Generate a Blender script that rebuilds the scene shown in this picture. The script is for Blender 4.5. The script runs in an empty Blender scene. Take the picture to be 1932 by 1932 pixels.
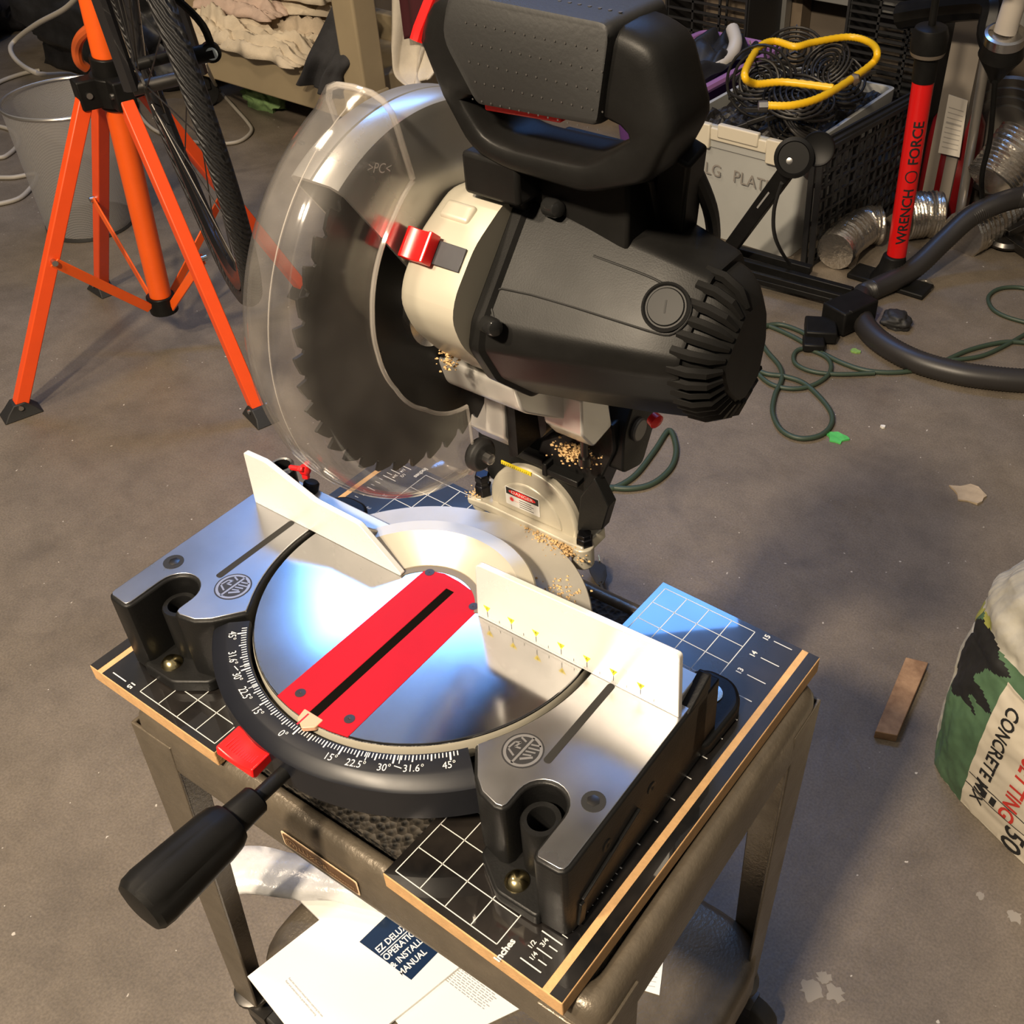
import bpy, bmesh, math, random
from mathutils import Vector, Matrix, noise
random.seed(7)
IN = 0.0254          # all lengths below are inches; z = 0 is the top of the work boards
HF = 28.0            # floor lies 28 inches below the boards
PI = math.pi
# ------------------------------------------------------------------ camera
def rodr(r):
    r = Vector(r); return Matrix.Rotation(r.length, 3, r.normalized())
RR = rodr((2.188868896490633, 0.6992864254357418, -0.32670642174457337))
TT = Vector((-3.254005306437841, 12.346179171781412, 30.371007195768254))
FP, CX, CY = 1999.0, 1155.6, 966.0
CAM = -(RR.transposed() @ TT)
def W(p): return Vector((p[0] * IN, p[1] * IN, (p[2] + HF) * IN))
scn = bpy.context.scene
cd = bpy.data.cameras.new('camera'); cam = bpy.data.objects.new('camera', cd); scn.collection.objects.link(cam)
cd.sensor_width = 36; cd.sensor_fit = 'HORIZONTAL'; cd.lens = 36 * FP / 1932; cd.shift_x = (966 - CX) / 1932
cd.clip_start = 0.02; cd.clip_end = 60
m = Matrix(((RR[0][0], -RR[1][0], -RR[2][0]), (RR[0][1], -RR[1][1], -RR[2][1]), (RR[0][2], -RR[1][2], -RR[2][2]))).to_4x4()
m.translation = W(CAM); cam.matrix_world = m
scn.camera = cam
# ------------------------------------------------------------------ world, lamps, exposure
wd = bpy.data.worlds.new('world'); scn.world = wd; wd.use_nodes = True
wn = wd.node_tree; wtc = wn.nodes.new('ShaderNodeTexCoord'); wsx = wn.nodes.new('ShaderNodeSeparateXYZ'); wrp = wn.nodes.new('ShaderNodeValToRGB')   # dim room, pale lit ceiling
wn.links.new(wtc.outputs['Generated'], wsx.inputs[0]); wn.links.new(wsx.outputs['Z'], wrp.inputs[0]); wn.links.new(wrp.outputs[0], wn.nodes['Background'].inputs[0])
we = wrp.color_ramp.elements; we[0].position = .15; we[0].color = (.030, .026, .021, 1); we[1].position = .72; we[1].color = (.30, .27, .235, 1)
wn.nodes['Background'].inputs[1].default_value = 1.0
vs = scn.view_settings; vs.view_transform = 'Standard'; vs.look = 'None'; vs.exposure = 0.12; vs.gamma = 1
try: vs.use_curve_mapping = False
except Exception: pass
def area(name, p, tgt, sx, sy, power, col):
    l = bpy.data.lights.new(name, 'AREA'); l.shape = 'RECTANGLE'; l.size = sx * IN; l.size_y = sy * IN
    l.energy = power; l.color = col
    o = bpy.data.objects.new(name, l); scn.collection.objects.link(o)
    o.location = W(p); o.rotation_euler = (W(tgt) - W(p)).to_track_quat('-Z', 'Y').to_euler(); return o
area('warm_lamp', (2, -70, 98), (-10, 20, 0), 8, 8, 150, (1.0, .82, .60))
area('warm_lamp', (-28, -72, 98), (-20, 20, 0), 8, 8, 66, (1.0, .82, .60))
area('warm_lamp', (-70, -10, 112), (-60, 90, -28), 16, 16, 30, (1.0, .80, .58))  # lamp added out of view to light the background
area('daylight_opening', (-104, 118, 146), (-4, 8, 0), 96, 17, 70, (.13, .38, 1.0))
# ------------------------------------------------------------------ pixel -> world helpers
def ray(x, y): return RR.transposed() @ Vector(((x - CX) / FP, (y - CY) / FP, 1))
def hit(x, y, ax, v):
    d = ray(x, y); return CAM + d * ((v - CAM[ax]) / d[ax])
def gz(x, y, z=0.0): return hit(x, y, 2, z)
def gfl(x, y, h=0.0): return hit(x, y, 2, -HF + h)
FS = Matrix.Translation((-8.31, 6.8, 3.4)) @ Matrix.Rotation(math.radians(2), 4, 'Z')   # saw frame
FSI = FS.inverted()
def shit(x, y, ax, v):
    c = FSI @ CAM; d = FSI.to_3x3() @ ray(x, y); return c + d * ((v - c[ax]) / d[ax])
# ------------------------------------------------------------------ materials
MT = {}
def mat(name, col, rough=.5, metal=0.0, var=0.0, vs_=20, bump=0.0, bs=120, rvar=0.0, rs=15, coat=0.0, aniso=0.0, col2=None, det=6, spec=.5, emit=0):
    if name in MT: return MT[name]
    m = bpy.data.materials.new(name); m.use_nodes = True; nt = m.node_tree; b = nt.nodes['Principled BSDF']
    b.inputs['Base Color'].default_value = (*col, 1); b.inputs['Roughness'].default_value = rough
    b.inputs['Metallic'].default_value = metal; b.inputs['Coat Weight'].default_value = coat
    b.inputs['Specular IOR Level'].default_value = spec
    tc = nt.nodes.new('ShaderNodeTexCoord')
    if var or col2:
        n = nt.nodes.new('ShaderNodeTexNoise'); n.inputs['Scale'].default_value = vs_; n.inputs['Detail'].default_value = det; n.inputs['Roughness'].default_value = .6
        nt.links.new(tc.outputs['Object'], n.inputs['Vector'])
        r = nt.nodes.new('ShaderNodeValToRGB'); nt.links.new(n.outputs['Fac'], r.inputs[0])
        c2 = col2 or tuple(max(0, c * (1 + var)) for c in col)
        r.color_ramp.elements[0].position = .36; r.color_ramp.elements[1].position = .66
        r.color_ramp.elements[0].color = (*[c * (1 - var) for c in col], 1); r.color_ramp.elements[1].color = (*c2, 1)
        nt.links.new(r.outputs[0], b.inputs['Base Color'])
    if rvar:
        n = nt.nodes.new('ShaderNodeTexNoise'); n.inputs['Scale'].default_value = rs; n.inputs['Detail'].default_value = 5
        nt.links.new(tc.outputs['Object'], n.inputs['Vector'])
        mr = nt.nodes.new('ShaderNodeMapRange'); mr.inputs[1].default_value = .3; mr.inputs[2].default_value = .7
        mr.inputs[3].default_value = max(0.03, rough - rvar); mr.inputs[4].default_value = min(1, rough + rvar)
        nt.links.new(n.outputs['Fac'], mr.inputs[0]); nt.links.new(mr.outputs[0], b.inputs['Roughness'])
    if bump:
        n = nt.nodes.new('ShaderNodeTexNoise'); n.inputs['Scale'].default_value = bs; n.inputs['Detail'].default_value = 4
        nt.links.new(tc.outputs['Object'], n.inputs['Vector'])
        bp = nt.nodes.new('ShaderNodeBump'); bp.inputs['Strength'].default_value = bump; bp.inputs['Distance'].default_value = .002
        nt.links.new(n.outputs['Fac'], bp.inputs['Height']); nt.links.new(bp.outputs[0], b.inputs['Normal'])
    if aniso:
        b.inputs['Anisotropic'].default_value = aniso; b.inputs['Anisotropic Rotation'].default_value = .25
        t = nt.nodes.new('ShaderNodeTangent'); t.direction_type = 'RADIAL'; t.axis = 'Z'; nt.links.new(t.outputs[0], b.inputs['Tangent'])
    if emit:
        b.inputs['Emission Color'].default_value = (*col, 1); b.inputs['Emission Strength'].default_value = emit
    MT[name] = m; return m
def concrete():
    m = bpy.data.materials.new('concrete_floor'); m.use_nodes = True; nt = m.node_tree; b = nt.nodes['Principled BSDF']; L = nt.links.new
    tc = nt.nodes.new('ShaderNodeTexCoord')
    def nz(s, d=6, r=.6, dist=0):
        n = nt.nodes.new('ShaderNodeTexNoise'); n.inputs['Scale'].default_value = s; n.inputs['Detail'].default_value = d; n.inputs['Roughness'].default_value = r; n.inputs['Distortion'].default_value = dist
        L(tc.outputs['Object'], n.inputs['Vector']); return n
    def ramp(src, stops):
        r = nt.nodes.new('ShaderNodeValToRGB'); L(src, r.inputs[0]); e = r.color_ramp.elements
        while len(e) < len(stops): e.new(.5)
        for i, (p, c) in enumerate(stops): e[i].position = p; e[i].color = (*c, 1)
        return r
    def mix(a, bb, f, t='MIX'):
        x = nt.nodes.new('ShaderNodeMix'); x.data_type = 'RGBA'; x.blend_type = t
        if hasattr(f, 'links'): L(f, x.inputs[0])
        else: x.inputs[0].default_value = f
        L(a, x.inputs[6])
        if isinstance(bb, tuple): x.inputs[7].default_value = (*bb, 1)
        else: L(bb, x.inputs[7])
        return x.outputs[2]
    base = ramp(nz(2.2, 8, .62, .4).outputs['Fac'], [(.3, (.128, .106, .081)), (.5, (.158, .132, .102)), (.7, (.182, .153, .118))])
    f2 = ramp(nz(9, 8, .7).outputs['Fac'], [(.34, (.80, .79, .78)), (.6, (1.05, 1.04, 1.03))])
    c = mix(base.outputs[0], f2.outputs[0], 1.0, 'MULTIPLY')
    f3 = ramp(nz(260, 2, .5).outputs['Fac'], [(.3, (.80, .80, .80)), (.7, (1.14, 1.14, 1.14))])
    c = mix(c, f3.outputs[0], 1.0, 'MULTIPLY')
    st = ramp(nz(3.1, 7, .55, 1.2).outputs['Fac'], [(.60, (0, 0, 0)), (.70, (1, 1, 1))])
    fs = nt.nodes.new('ShaderNodeMath'); fs.operation = 'MULTIPLY'; fs.inputs[1].default_value = .35; L(st.outputs[0], fs.inputs[0])
    c = mix(c, (.060, .050, .042), fs.outputs[0])
    sp = ramp(nz(75, 2, .4).outputs['Fac'], [(.755, (0, 0, 0)), (.775, (1, 1, 1))])
    c = mix(c, (.50, .46, .40), sp.outputs[0])
    L(c, b.inputs['Base Color'])
    rr = ramp(nz(5, 5, .6).outputs['Fac'], [(.3, (.34,) * 3), (.7, (.60,) * 3)]); L(rr.outputs[0], b.inputs['Roughness'])
    bp = nt.nodes.new('ShaderNodeBump'); bp.inputs['Strength'].default_value = .35; bp.inputs['Distance'].default_value = .002
    L(nz(60, 5, .6).outputs['Fac'], bp.inputs['Height']); L(bp.outputs[0], b.inputs['Normal'])
    return m
def clearplastic():
    m = bpy.data.materials.new('clear_polycarbonate'); m.use_nodes = True; nt = m.node_tree; L = nt.links.new
    for n in list(nt.nodes):
        if n.type != 'OUTPUT_MATERIAL': nt.nodes.remove(n)
    out = [n for n in nt.nodes if n.type == 'OUTPUT_MATERIAL'][0]
    tr = nt.nodes.new('ShaderNodeBsdfTransparent'); tr.inputs[0].default_value = (.955, .95, .945, 1)
    gl = nt.nodes.new('ShaderNodeBsdfGlossy'); gl.inputs['Roughness'].default_value = .09
    df = nt.nodes.new('ShaderNodeBsdfDiffuse'); df.inputs[0].default_value = (.75, .70, .64, 1)
    lw = nt.nodes.new('ShaderNodeLayerWeight'); lw.inputs[0].default_value = .5
    pw = nt.nodes.new('ShaderNodeMath'); pw.operation = 'POWER'; pw.inputs[1].default_value = 3.5; L(lw.outputs['Facing'], pw.inputs[0])
    fr = nt.nodes.new('ShaderNodeMath'); fr.operation = 'MULTIPLY_ADD'; fr.inputs[1].default_value = .55; fr.inputs[2].default_value = .035; L(pw.outputs[0], fr.inputs[0])
    tc = nt.nodes.new('ShaderNodeTexCoord'); n = nt.nodes.new('ShaderNodeTexNoise'); n.inputs['Scale'].default_value = 14; n.inputs['Detail'].default_value = 3
    L(tc.outputs['Object'], n.inputs['Vector']); mr = nt.nodes.new('ShaderNodeMapRange'); mr.inputs[1].default_value = .4; mr.inputs[2].default_value = .75; mr.inputs[3].default_value = .025; mr.inputs[4].default_value = .11
    L(n.outputs['Fac'], mr.inputs[0])  # dust haze, plus diffuse white painted in for pale room reflections
    m1 = nt.nodes.new('ShaderNodeMixShader'); L(mr.outputs[0], m1.inputs[0]); L(tr.outputs[0], m1.inputs[1]); L(df.outputs[0], m1.inputs[2])
    m2 = nt.nodes.new('ShaderNodeMixShader'); L(fr.outputs[0], m2.inputs[0]); L(m1.outputs[0], m2.inputs[1]); L(gl.outputs[0], m2.inputs[2])
    L(m2.outputs[0], out.inputs[0]); return m
def foam():
    m = mat('foam_rubber', (.035, .030, .024), .75, spec=.35); nt = m.node_tree; b = nt.nodes['Principled BSDF']; L = nt.links.new
    tc = nt.nodes.new('ShaderNodeTexCoord'); v = nt.nodes.new('ShaderNodeTexVoronoi'); v.inputs['Scale'].default_value = 190; L(tc.outputs['Object'], v.inputs['Vector'])
    bp = nt.nodes.new('ShaderNodeBump'); bp.inputs['Strength'].default_value = 1; bp.inputs['Distance'].default_value = .004; L(v.outputs['Distance'], bp.inputs['Height']); L(bp.outputs[0], b.inputs['Normal'])
    r = nt.nodes.new('ShaderNodeValToRGB'); L(v.outputs['Distance'], r.inputs[0]); r.color_ramp.elements[0].color = (.004, .0035, .003, 1); r.color_ramp.elements[1].color = (.045, .038, .030, 1)
    r.color_ramp.elements[0].position = .25; r.color_ramp.elements[1].position = .7; L(r.outputs[0], b.inputs['Base Color']); return m
def meshwire():
    m = mat('wire_mesh', (.50, .49, .48), .45, .5); nt = m.node_tree; b = nt.nodes['Principled BSDF']; L = nt.links.new
    tc = nt.nodes.new('ShaderNodeTexCoord'); w = nt.nodes.new('ShaderNodeTexChecker'); w.inputs['Scale'].default_value = 420; L(tc.outputs['Object'], w.inputs['Vector'])
    mr = nt.nodes.new('ShaderNodeMapRange'); mr.inputs[3].default_value = .45; mr.inputs[4].default_value = .9; L(w.outputs['Fac'], mr.inputs[0]); L(mr.outputs[0], b.inputs['Alpha']); return m
FLOOR = concrete(); CLEAR = clearplastic(); FOAM = foam(); MESH = meshwire()
BLK = mat('black_cast_paint', (.008, .008, .008), .42, 0, spec=.25, bump=.10, bs=400, rvar=.08)
BPL = mat('black_plastic', (.008, .0078, .0075), .42, 0, var=.15, vs_=30, bump=.04, bs=900, rvar=.06, rs=10, spec=.14)
RUB = mat('black_rubber', (.014, .014, .014), .62, bump=.1, bs=300)
STEEL = mat('steel', (.55, .54, .52), .28, 1.0, rvar=.08)
DSTEEL = mat('dark_steel', (.10, .095, .09), .38, 1.0, rvar=.1)
TABLE = mat('machined_table', (.50, .495, .49), .12, 1.0, var=.06, vs_=9, rvar=.02, rs=8, aniso=.4)
FEN = mat('fence_aluminium', (.86, .85, .83), .28, .30, var=.03, vs_=14, rvar=.06)
RING = mat('turned_ring', (.42, .40, .355), .34, .3, var=.08, vs_=10, rvar=.08)
ALU = mat('machined_aluminium', (.50, .50, .51), .32, 1.0, var=.07, vs_=12, rvar=.10, rs=9)
CAST = mat('cream_cast_paint', (.52, .485, .395), .36, .25, var=.04, vs_=6, rvar=.05)
SILV = mat('silver_paint', (.58, .565, .53), .30, .45, rvar=.05)
RED = mat('red_plastic', (.40, .003, .008), .50, var=.04, spec=.25)
RED2 = mat('bright_red_plastic', (.80, .012, .012), .32)
BRASS = mat('brass', (.60, .50, .26), .18, 1.0)
SAWD = mat('sawdust', (.62, .42, .20), .95, var=.25, vs_=160, bump=.8, bs=500)
MDF = mat('mdf_edge', (.55, .33, .15), .85, var=.10, vs_=90, bump=.2, bs=400)
LAM = mat('black_laminate', (.007, .007, .008), .25, var=.5, vs_=14, rvar=.08, rs=10, col2=(.018, .015, .013), coat=1.0)
WHT = mat('white_print', (.62, .62, .60), .6)
WHT2 = mat('white_scale_print', (.66, .66, .64), .5)
PAPER = mat('paper', (.80, .79, .76), .7)
INK = mat('black_ink', (.01, .01, .01), .6)
GREY = mat('grey_ink', (.30, .30, .30), .6)
YEL = mat('yellow_label', (.85, .68, .02), .5)
BRZ = mat('bronze_hammer_paint', (.13, .108, .080), .34, .35, var=.12, vs_=40, bump=.25, bs=260, rvar=.08)
ORG = mat('orange_paint', (.86, .115, .010), .36, var=.03)
ORG2 = mat('orange_red_paint', (.82, .080, .012), .40, var=.03)
# ------------------------------------------------------------------ mesh builder
class B:
    def __init__(s, M=None): s.v = []; s.f = []; s.M = M or Matrix.Identity(4); s.mi = []; s.cur = 0
    def add(s, vs, fs, mi=None):
        n = len(s.v); s.v += [s.M @ Vector(p) for p in vs]; s.f += [tuple(i + n for i in f) for f in fs]; s.mi += [s.cur if mi is None else mi] * len(fs)
    def box(s, c, d, R=None, taper=1.0):
        x, y, z = d[0] / 2, d[1] / 2, d[2] / 2; R = R or Matrix.Identity(3); c = Vector(c); t = taper
        s.add([c + R @ Vector(p) for p in ((-x, -y, -z), (x, -y, -z), (x, y, -z), (-x, y, -z), (-x * t, -y * t, z), (x * t, -y * t, z), (x * t, y * t, z), (-x * t, y * t, z))],
              [(3, 2, 1, 0), (4, 5, 6, 7), (0, 1, 5, 4), (1, 2, 6, 5), (2, 3, 7, 6), (3, 0, 4, 7)])
    def bb(s, x0, x1, y0, y1, z0, z1): s.box(((x0 + x1) / 2, (y0 + y1) / 2, (z0 + z1) / 2), (x1 - x0, y1 - y0, z1 - z0))
    def loft(s, secs, cap=True, close=False):
        n = len(secs[0]); vs = [p for q in secs for p in q]; fs = []
        K = len(secs)
        for k in range(K if close else K - 1):
            a = k * n; b = ((k + 1) % K) * n
            for i in range(n):
                j = (i + 1) % n; fs.append((a + i, a + j, b + j, b + i))
        if cap and not close: fs.append(tuple(range(n - 1, -1, -1))); fs.append(tuple((K - 1) * n + i for i in range(n)))
        s.add(vs, fs)
    def prism(s, poly, ax, a, b, inset=0):
        def P(p, t):
            return (p[0], p[1], t) if ax == 2 else ((p[0], t, p[1]) if ax == 1 else (t, p[0], p[1]))
        s.loft([[P(p, a) for p in poly], [P(p, b) for p in poly]])
    def lathe(s, prof, o=(0, 0, 0), ax=(0, 0, 1), n=32, cap=True, a0=0, a1=2 * PI):
        ax = Vector(ax).normalized(); R = ax.to_track_quat('Z', 'Y').to_matrix(); o = Vector(o)
        full = abs(a1 - a0 - 2 * PI) < 1e-6; K = n if full else n + 1; vs = []
        for (r, z) in prof:
            for i in range(K):
                a = a0 + (a1 - a0) * i / n; vs.append(o + R @ Vector((r * math.cos(a), r * math.sin(a), z)))
        fs = []
        for k in range(len(prof) - 1):
            for i in range(K if full else K - 1):
                j = (i + 1) % K; fs.append((k * K + i, k * K + j, (k + 1) * K + j, (k + 1) * K + i))
        if cap and full:
            if prof[0][0] > 1e-6: fs.append(tuple(range(K - 1, -1, -1)))
            if prof[-1][0] > 1e-6: fs.append(tuple((len(prof) - 1) * K + i for i in range(K)))
        s.add(vs, fs)
    def cyl(s, p0, p1, r, r2=None, n=24):
        p0 = Vector(p0); d = Vector(p1) - p0; s.lathe([(r, 0), (r if r2 is None else r2, d.length)], p0, d, n)
    def tube(s, pts, r, n=10, closed=False, rf=None, smooth=0):
        P = [Vector(p) for p in pts]
        if smooth: P = catmull(P, smooth, closed)
        K = len(P); secs = []; up = None
        for i in range(K):
            t = (P[(i + 1) % K] - P[i - 1]) if closed else (P[min(i + 1, K - 1)] - P[max(i - 1, 0)])
            t.normalize()
            if up is None:
                up = Vector((0, 0, 1)) if abs(t.z) < .9 else Vector((1, 0, 0))
            up = (up - t * up.dot(t)).normalized(); sd = t.cross(up)
            rad = rf(i, K) if rf else r
            secs.append([P[i] + (up * math.cos(2 * PI * j / n) + sd * math.sin(2 * PI * j / n)) * rad for j in range(n)])
        s.loft(secs, cap=True, close=closed)
    def bar(s, p0, p1, w, h, up=(0, 0, 1)):
        p0 = Vector(p0); p1 = Vector(p1); t = (p1 - p0).normalized(); u = Vector(up); u = (u - t * u.dot(t)).normalized(); sd = t.cross(u)
        q = lambda c: [c + sd * w / 2 + u * h / 2, c - sd * w / 2 + u * h / 2, c - sd * w / 2 - u * h / 2, c + sd * w / 2 - u * h / 2]
        s.loft([q(p0), q(p1)])
    def grid(s, fn, nu, nv):
        vs = [fn(i / nu, j / nv) for j in range(nv + 1) for i in range(nu + 1)]; w = nu + 1
        s.add(vs, [(j * w + i, j * w + i + 1, (j + 1) * w + i + 1, (j + 1) * w + i) for j in range(nv) for i in range(nu)])
    def quad(s, a, b, c, d): s.add([a, b, c, d], [(0, 1, 2, 3)])
def catmull(P, k, closed=False):
    out = []; n = len(P)
    for i in range(n if closed else n - 1):
        g = (lambda j: P[j % n]) if closed else (lambda j: P[max(0, min(n - 1, j))])
        a, b, c, d = g(i - 1), g(i), g(i + 1), g(i + 2)
        for q in range(k):
            t = q / k; out.append(.5 * ((2 * b) + (c - a) * t + (2 * a - 5 * b + 4 * c - d) * t * t + (3 * b - a - 3 * c + d) * t ** 3))
    if not closed: out.append(P[-1].copy())
    return out
def rpoly(pts, r, k=5):      # round the corners of a polygon; r number or list
    out = []; n = len(pts)
    for i in range(n):
        p = Vector(pts[i][:2]); a = Vector(pts[i - 1][:2]); b = Vector(pts[(i + 1) % n][:2]); rr = r[i] if isinstance(r, (list, tuple)) else r
        if rr <= 0: out.append(tuple(p)); continue
        u = (a - p); v = (b - p); l = min(rr, u.length * .48, v.length * .48); A = p + u.normalized() * l; Cc = p + v.normalized() * l
        for j in range(k + 1):
            t = j / k; q = A * (1 - t) ** 2 + p * 2 * t * (1 - t) + Cc * t * t; out.append((q.x, q.y))
    return out
def arc(cx, cy, r, a0, a1, n=16):
    return [(cx + r * math.cos(math.radians(a0 + (a1 - a0) * i / n)), cy + r * math.sin(math.radians(a0 + (a1 - a0) * i / n))) for i in range(n + 1)]
def thing(name, label, cat, loc, group=None):
    o = bpy.data.objects.new(name, None); scn.collection.objects.link(o); o.empty_display_size = .02
    o.location = W(loc); o['label'] = label; o['category'] = cat
    if group: o['group'] = group
    return o
def obj(name, b, mats, parent=None, smooth=35, bevel=0.0, seg=2, sub=0, loc=None, recalc=True, solid=0):
    me = bpy.data.meshes.new(name)
    if parent is not None: L0 = Vector(PL[parent.name])
    elif loc is not None: L0 = W(loc)
    else:
        xs = [v.x for v in b.v]; ys = [v.y for v in b.v]; zs = [v.z for v in b.v]
        L0 = W(((min(xs) + max(xs)) / 2, (min(ys) + max(ys)) / 2, min(zs)))
    me.from_pydata([W(v) - L0 for v in b.v], [], b.f)
    for mm in (mats if isinstance(mats, (list, tuple)) else [mats]): me.materials.append(mm)
    for i, p in enumerate(me.polygons): p.material_index = b.mi[i]
    if recalc:
        bm = bmesh.new(); bm.from_mesh(me); bmesh.ops.remove_doubles(bm, verts=bm.verts, dist=1e-6)
        bmesh.ops.recalc_face_normals(bm, faces=bm.faces); bm.to_mesh(me); bm.free()
    me.update()
    if smooth:
        me.shade_smooth()
        me.set_sharp_from_angle(angle=math.radians(smooth))
    o = bpy.data.objects.new(name, me); scn.collection.objects.link(o)
    if parent is not None: o.parent = parent
    if parent is None or parent.type == 'EMPTY' or True:
        o.location = (0, 0, 0) if parent is not None else L0
    PL[o.name] = L0
    if solid:
        md = o.modifiers.new('solid', 'SOLIDIFY'); md.thickness = solid * IN; md.offset = 0
    if bevel:
        md = o.modifiers.new('bevel', 'BEVEL'); md.width = bevel * IN; md.segments = seg; md.limit_method = 'ANGLE'; md.angle_limit = math.radians(38); md.harden_normals = False
    if sub:
        md = o.modifiers.new('sub', 'SUBSURF'); md.levels = sub; md.render_levels = sub
    return o
PL = {}
_th = thing
def thing(*a, **k):
    o = _th(*a, **k); PL[o.name] = o.location.copy(); return o
def tag(o, label, cat, group=None, kind=None):
    if kind: o['kind'] = kind
    if label: o['label'] = label
    if cat: o['category'] = cat
    if group: o['group'] = group
    return o
def struct(o): o['kind'] = 'structure'; return o
TXT = {}
def text2d(s, size, align='CENTER', sq=1.0, bold=0.0):
    key = (s, align, bold)
    if key not in TXT:
        c = bpy.data.curves.new('t', 'FONT'); c.body = s; c.align_x = align; c.align_y = 'CENTER'; c.size = 1; c.offset = bold; c.resolution_u = 3; c.fill_mode = 'FRONT'
        o = bpy.data.objects.new('t', c); scn.collection.objects.link(o)
        dg = bpy.context.evaluated_depsgraph_get(); dg.update(); me = bpy.data.meshes.new_from_object(o.evaluated_get(dg))
        TXT[key] = ([(v.co.x, v.co.y) for v in me.vertices], [tuple(p.vertices) for p in me.polygons])
        bpy.data.objects.remove(o); bpy.data.curves.remove(c); bpy.data.meshes.remove(me)
    v, f = TXT[key]; return [(x * size * sq, y * size) for x, y in v], f
def refine(v, f, L):
    bm = bmesh.new(); vs = [bm.verts.new((x, y, 0)) for x, y in v]
    for q in f:
        try: bm.faces.new([vs[i] for i in q])
        except ValueError: pass
    for _ in range(5):
        bmesh.ops.triangulate(bm, faces=bm.faces); e = [q for q in bm.edges if q.calc_length() > L]
        if not e: break
        bmesh.ops.subdivide_edges(bm, edges=e, cuts=1)
    bmesh.ops.triangulate(bm, faces=bm.faces); bm.verts.index_update()
    r = ([(q.co.x, q.co.y) for q in bm.verts], [tuple(w.index for w in q.verts) for q in bm.faces]); bm.free(); return r
def addtext(b, s, size, fn, align='CENTER', sq=1.0, bold=0.0, fine=0):     # fn(x, y) -> 3D point
    v, f = text2d(s, size, align, sq, bold)
    if fine: v, f = refine(v, f, fine)
    b.add([fn(x, y) for x, y in v], f)
def plane_fn(o, xd, yd):
    o = Vector(o); xd = Vector(xd).normalized(); yd = Vector(yd).normalized(); return lambda x, y: o + xd * x + yd * y
def line(b, p, q, w, up=(0, 0, 1)):    # flat painted line
    p = Vector(p); q = Vector(q); s = (q - p).cross(Vector(up)).normalized() * w / 2
    b.quad(p + s, p - s, q - s, q + s)
# ================================================================== the room
b = B(); b.grid(lambda u, v: (-330 + 480 * u, -150 + 370 * v, -HF), 1, 1); struct(obj('floor', b, FLOOR, smooth=0, recalc=False, loc=(0, 0, -HF)))
WALL = mat('painted_block_wall', (.11, .088, .066), .8, var=.2, vs_=2, bump=.3, bs=30)
b = B(); b.bb(-330, 150, 132, 138, -HF, 92); struct(obj('wall_back', b, WALL, smooth=0, loc=(-90, 135, -HF)))
b = B(); b.bb(-336, -330, -150, 138, -HF, 92); struct(obj('wall_left', b, WALL, smooth=0, loc=(-333, 0, -HF)))
# ================================================================== cart under the saw
FC = Matrix.Translation((-7.0, 7.0, 0)) @ Matrix.Rotation(math.radians(2), 4, 'Z')
hx, hy = 10.2, 7.35
def rrect(x, y, r, k=6): return rpoly([(-x, -y), (x, -y), (x, y), (-x, y)], r, k)
cart = thing('utility_cart', 'bronze metal utility cart carrying the boards and the saw', 'cart', (-7, 7, -HF))
def tray(name, z, depth, par=cart):
    b = B(FC); secs = []; CR = .8 if name == 'top_tray' else 2.6
    for (ins, dz) in ((.0, -depth), (-.05, -depth + .3), (0, -.75), (.03, -.45), (.14, -.2), (.34, -.05), (.52, 0), (.70, -.08), (.80, -.3), (.84, -.6), (.86, -1.1)):
        secs.append([(x, y, z + dz) for x, y in rrect(hx - ins, hy - ins, CR)])
    if name == 'lower_shelf': secs = secs[:7]
    b.loft(secs, cap=False)
    n = len(secs[0]); b.add(secs[-1], [tuple(range(n))]); b.add([(x, y, z - depth) for x, y in rrect(hx - .15, hy - .15, CR)], [tuple(range(n))])
    return obj(name, b, BRZ, par, smooth=50)
TZ = -.78
top = tray('top_tray', TZ, 2.5)
SZ = -19.2
tray('lower_shelf', SZ, 2.6)
b = B(FC); b.bb(-9.3, 9.3, -6.45, 6.45, TZ - 1.1, TZ - .06); obj('foam_mat', b, FOAM, cart, smooth=0)
legs = [((-10.2, -7.3), (-11.6, -7.7), -1, -1), ((10.2, -7.35), (10.2, -7.4), 1, -1), ((10.15, 7.3), (9.6, 7.2), 1, 1), ((-10.25, 7.3), (-10.3, 7.3), -1, 1)]
for (tp, bt, sx, sy) in legs:
    b = B(FC); w = 1.75; t = .14
    def L(c, z, k=1.0): return [(c[0], c[1], z), (c[0] - sx * w * k, c[1], z), (c[0] - sx * w * k, c[1] - sy * t, z), (c[0] - sx * t, c[1] - sy * t, z), (c[0] - sx * t, c[1] - sy * w * k, z), (c[0], c[1] - sy * w * k, z)]
    b.loft([L((tp[0] + sx * .1, tp[1] + sy * .1), TZ - .9, 1.25), L((bt[0] + sx * .1, bt[1] + sy * .1), -23.6, .85)]); leg = obj('leg', b, BRZ, cart, smooth=0, bevel=.05)
    b = B(FC); c = (bt[0] - sx * .5, bt[1] - sy * .5); b.lathe([(.75, 0), (.95, -.1), (.95, -.35), (.5, -.5), (.4, -1.6)], (c[0], c[1], -23.5), (0, 0, 1), 20)
    b.box((c[0] + .3, c[1], -25.4), (1.3, 1.1, .9)); obj('caster_mount', b, DSTEEL, leg)
    b = B(FC); b.cyl((c[0] + .7, c[1] - .45, -26.5), (c[0] + .7, c[1] + .45, -26.5), 1.5); obj('caster_wheel', b, RUB, leg, bevel=.12)
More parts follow.
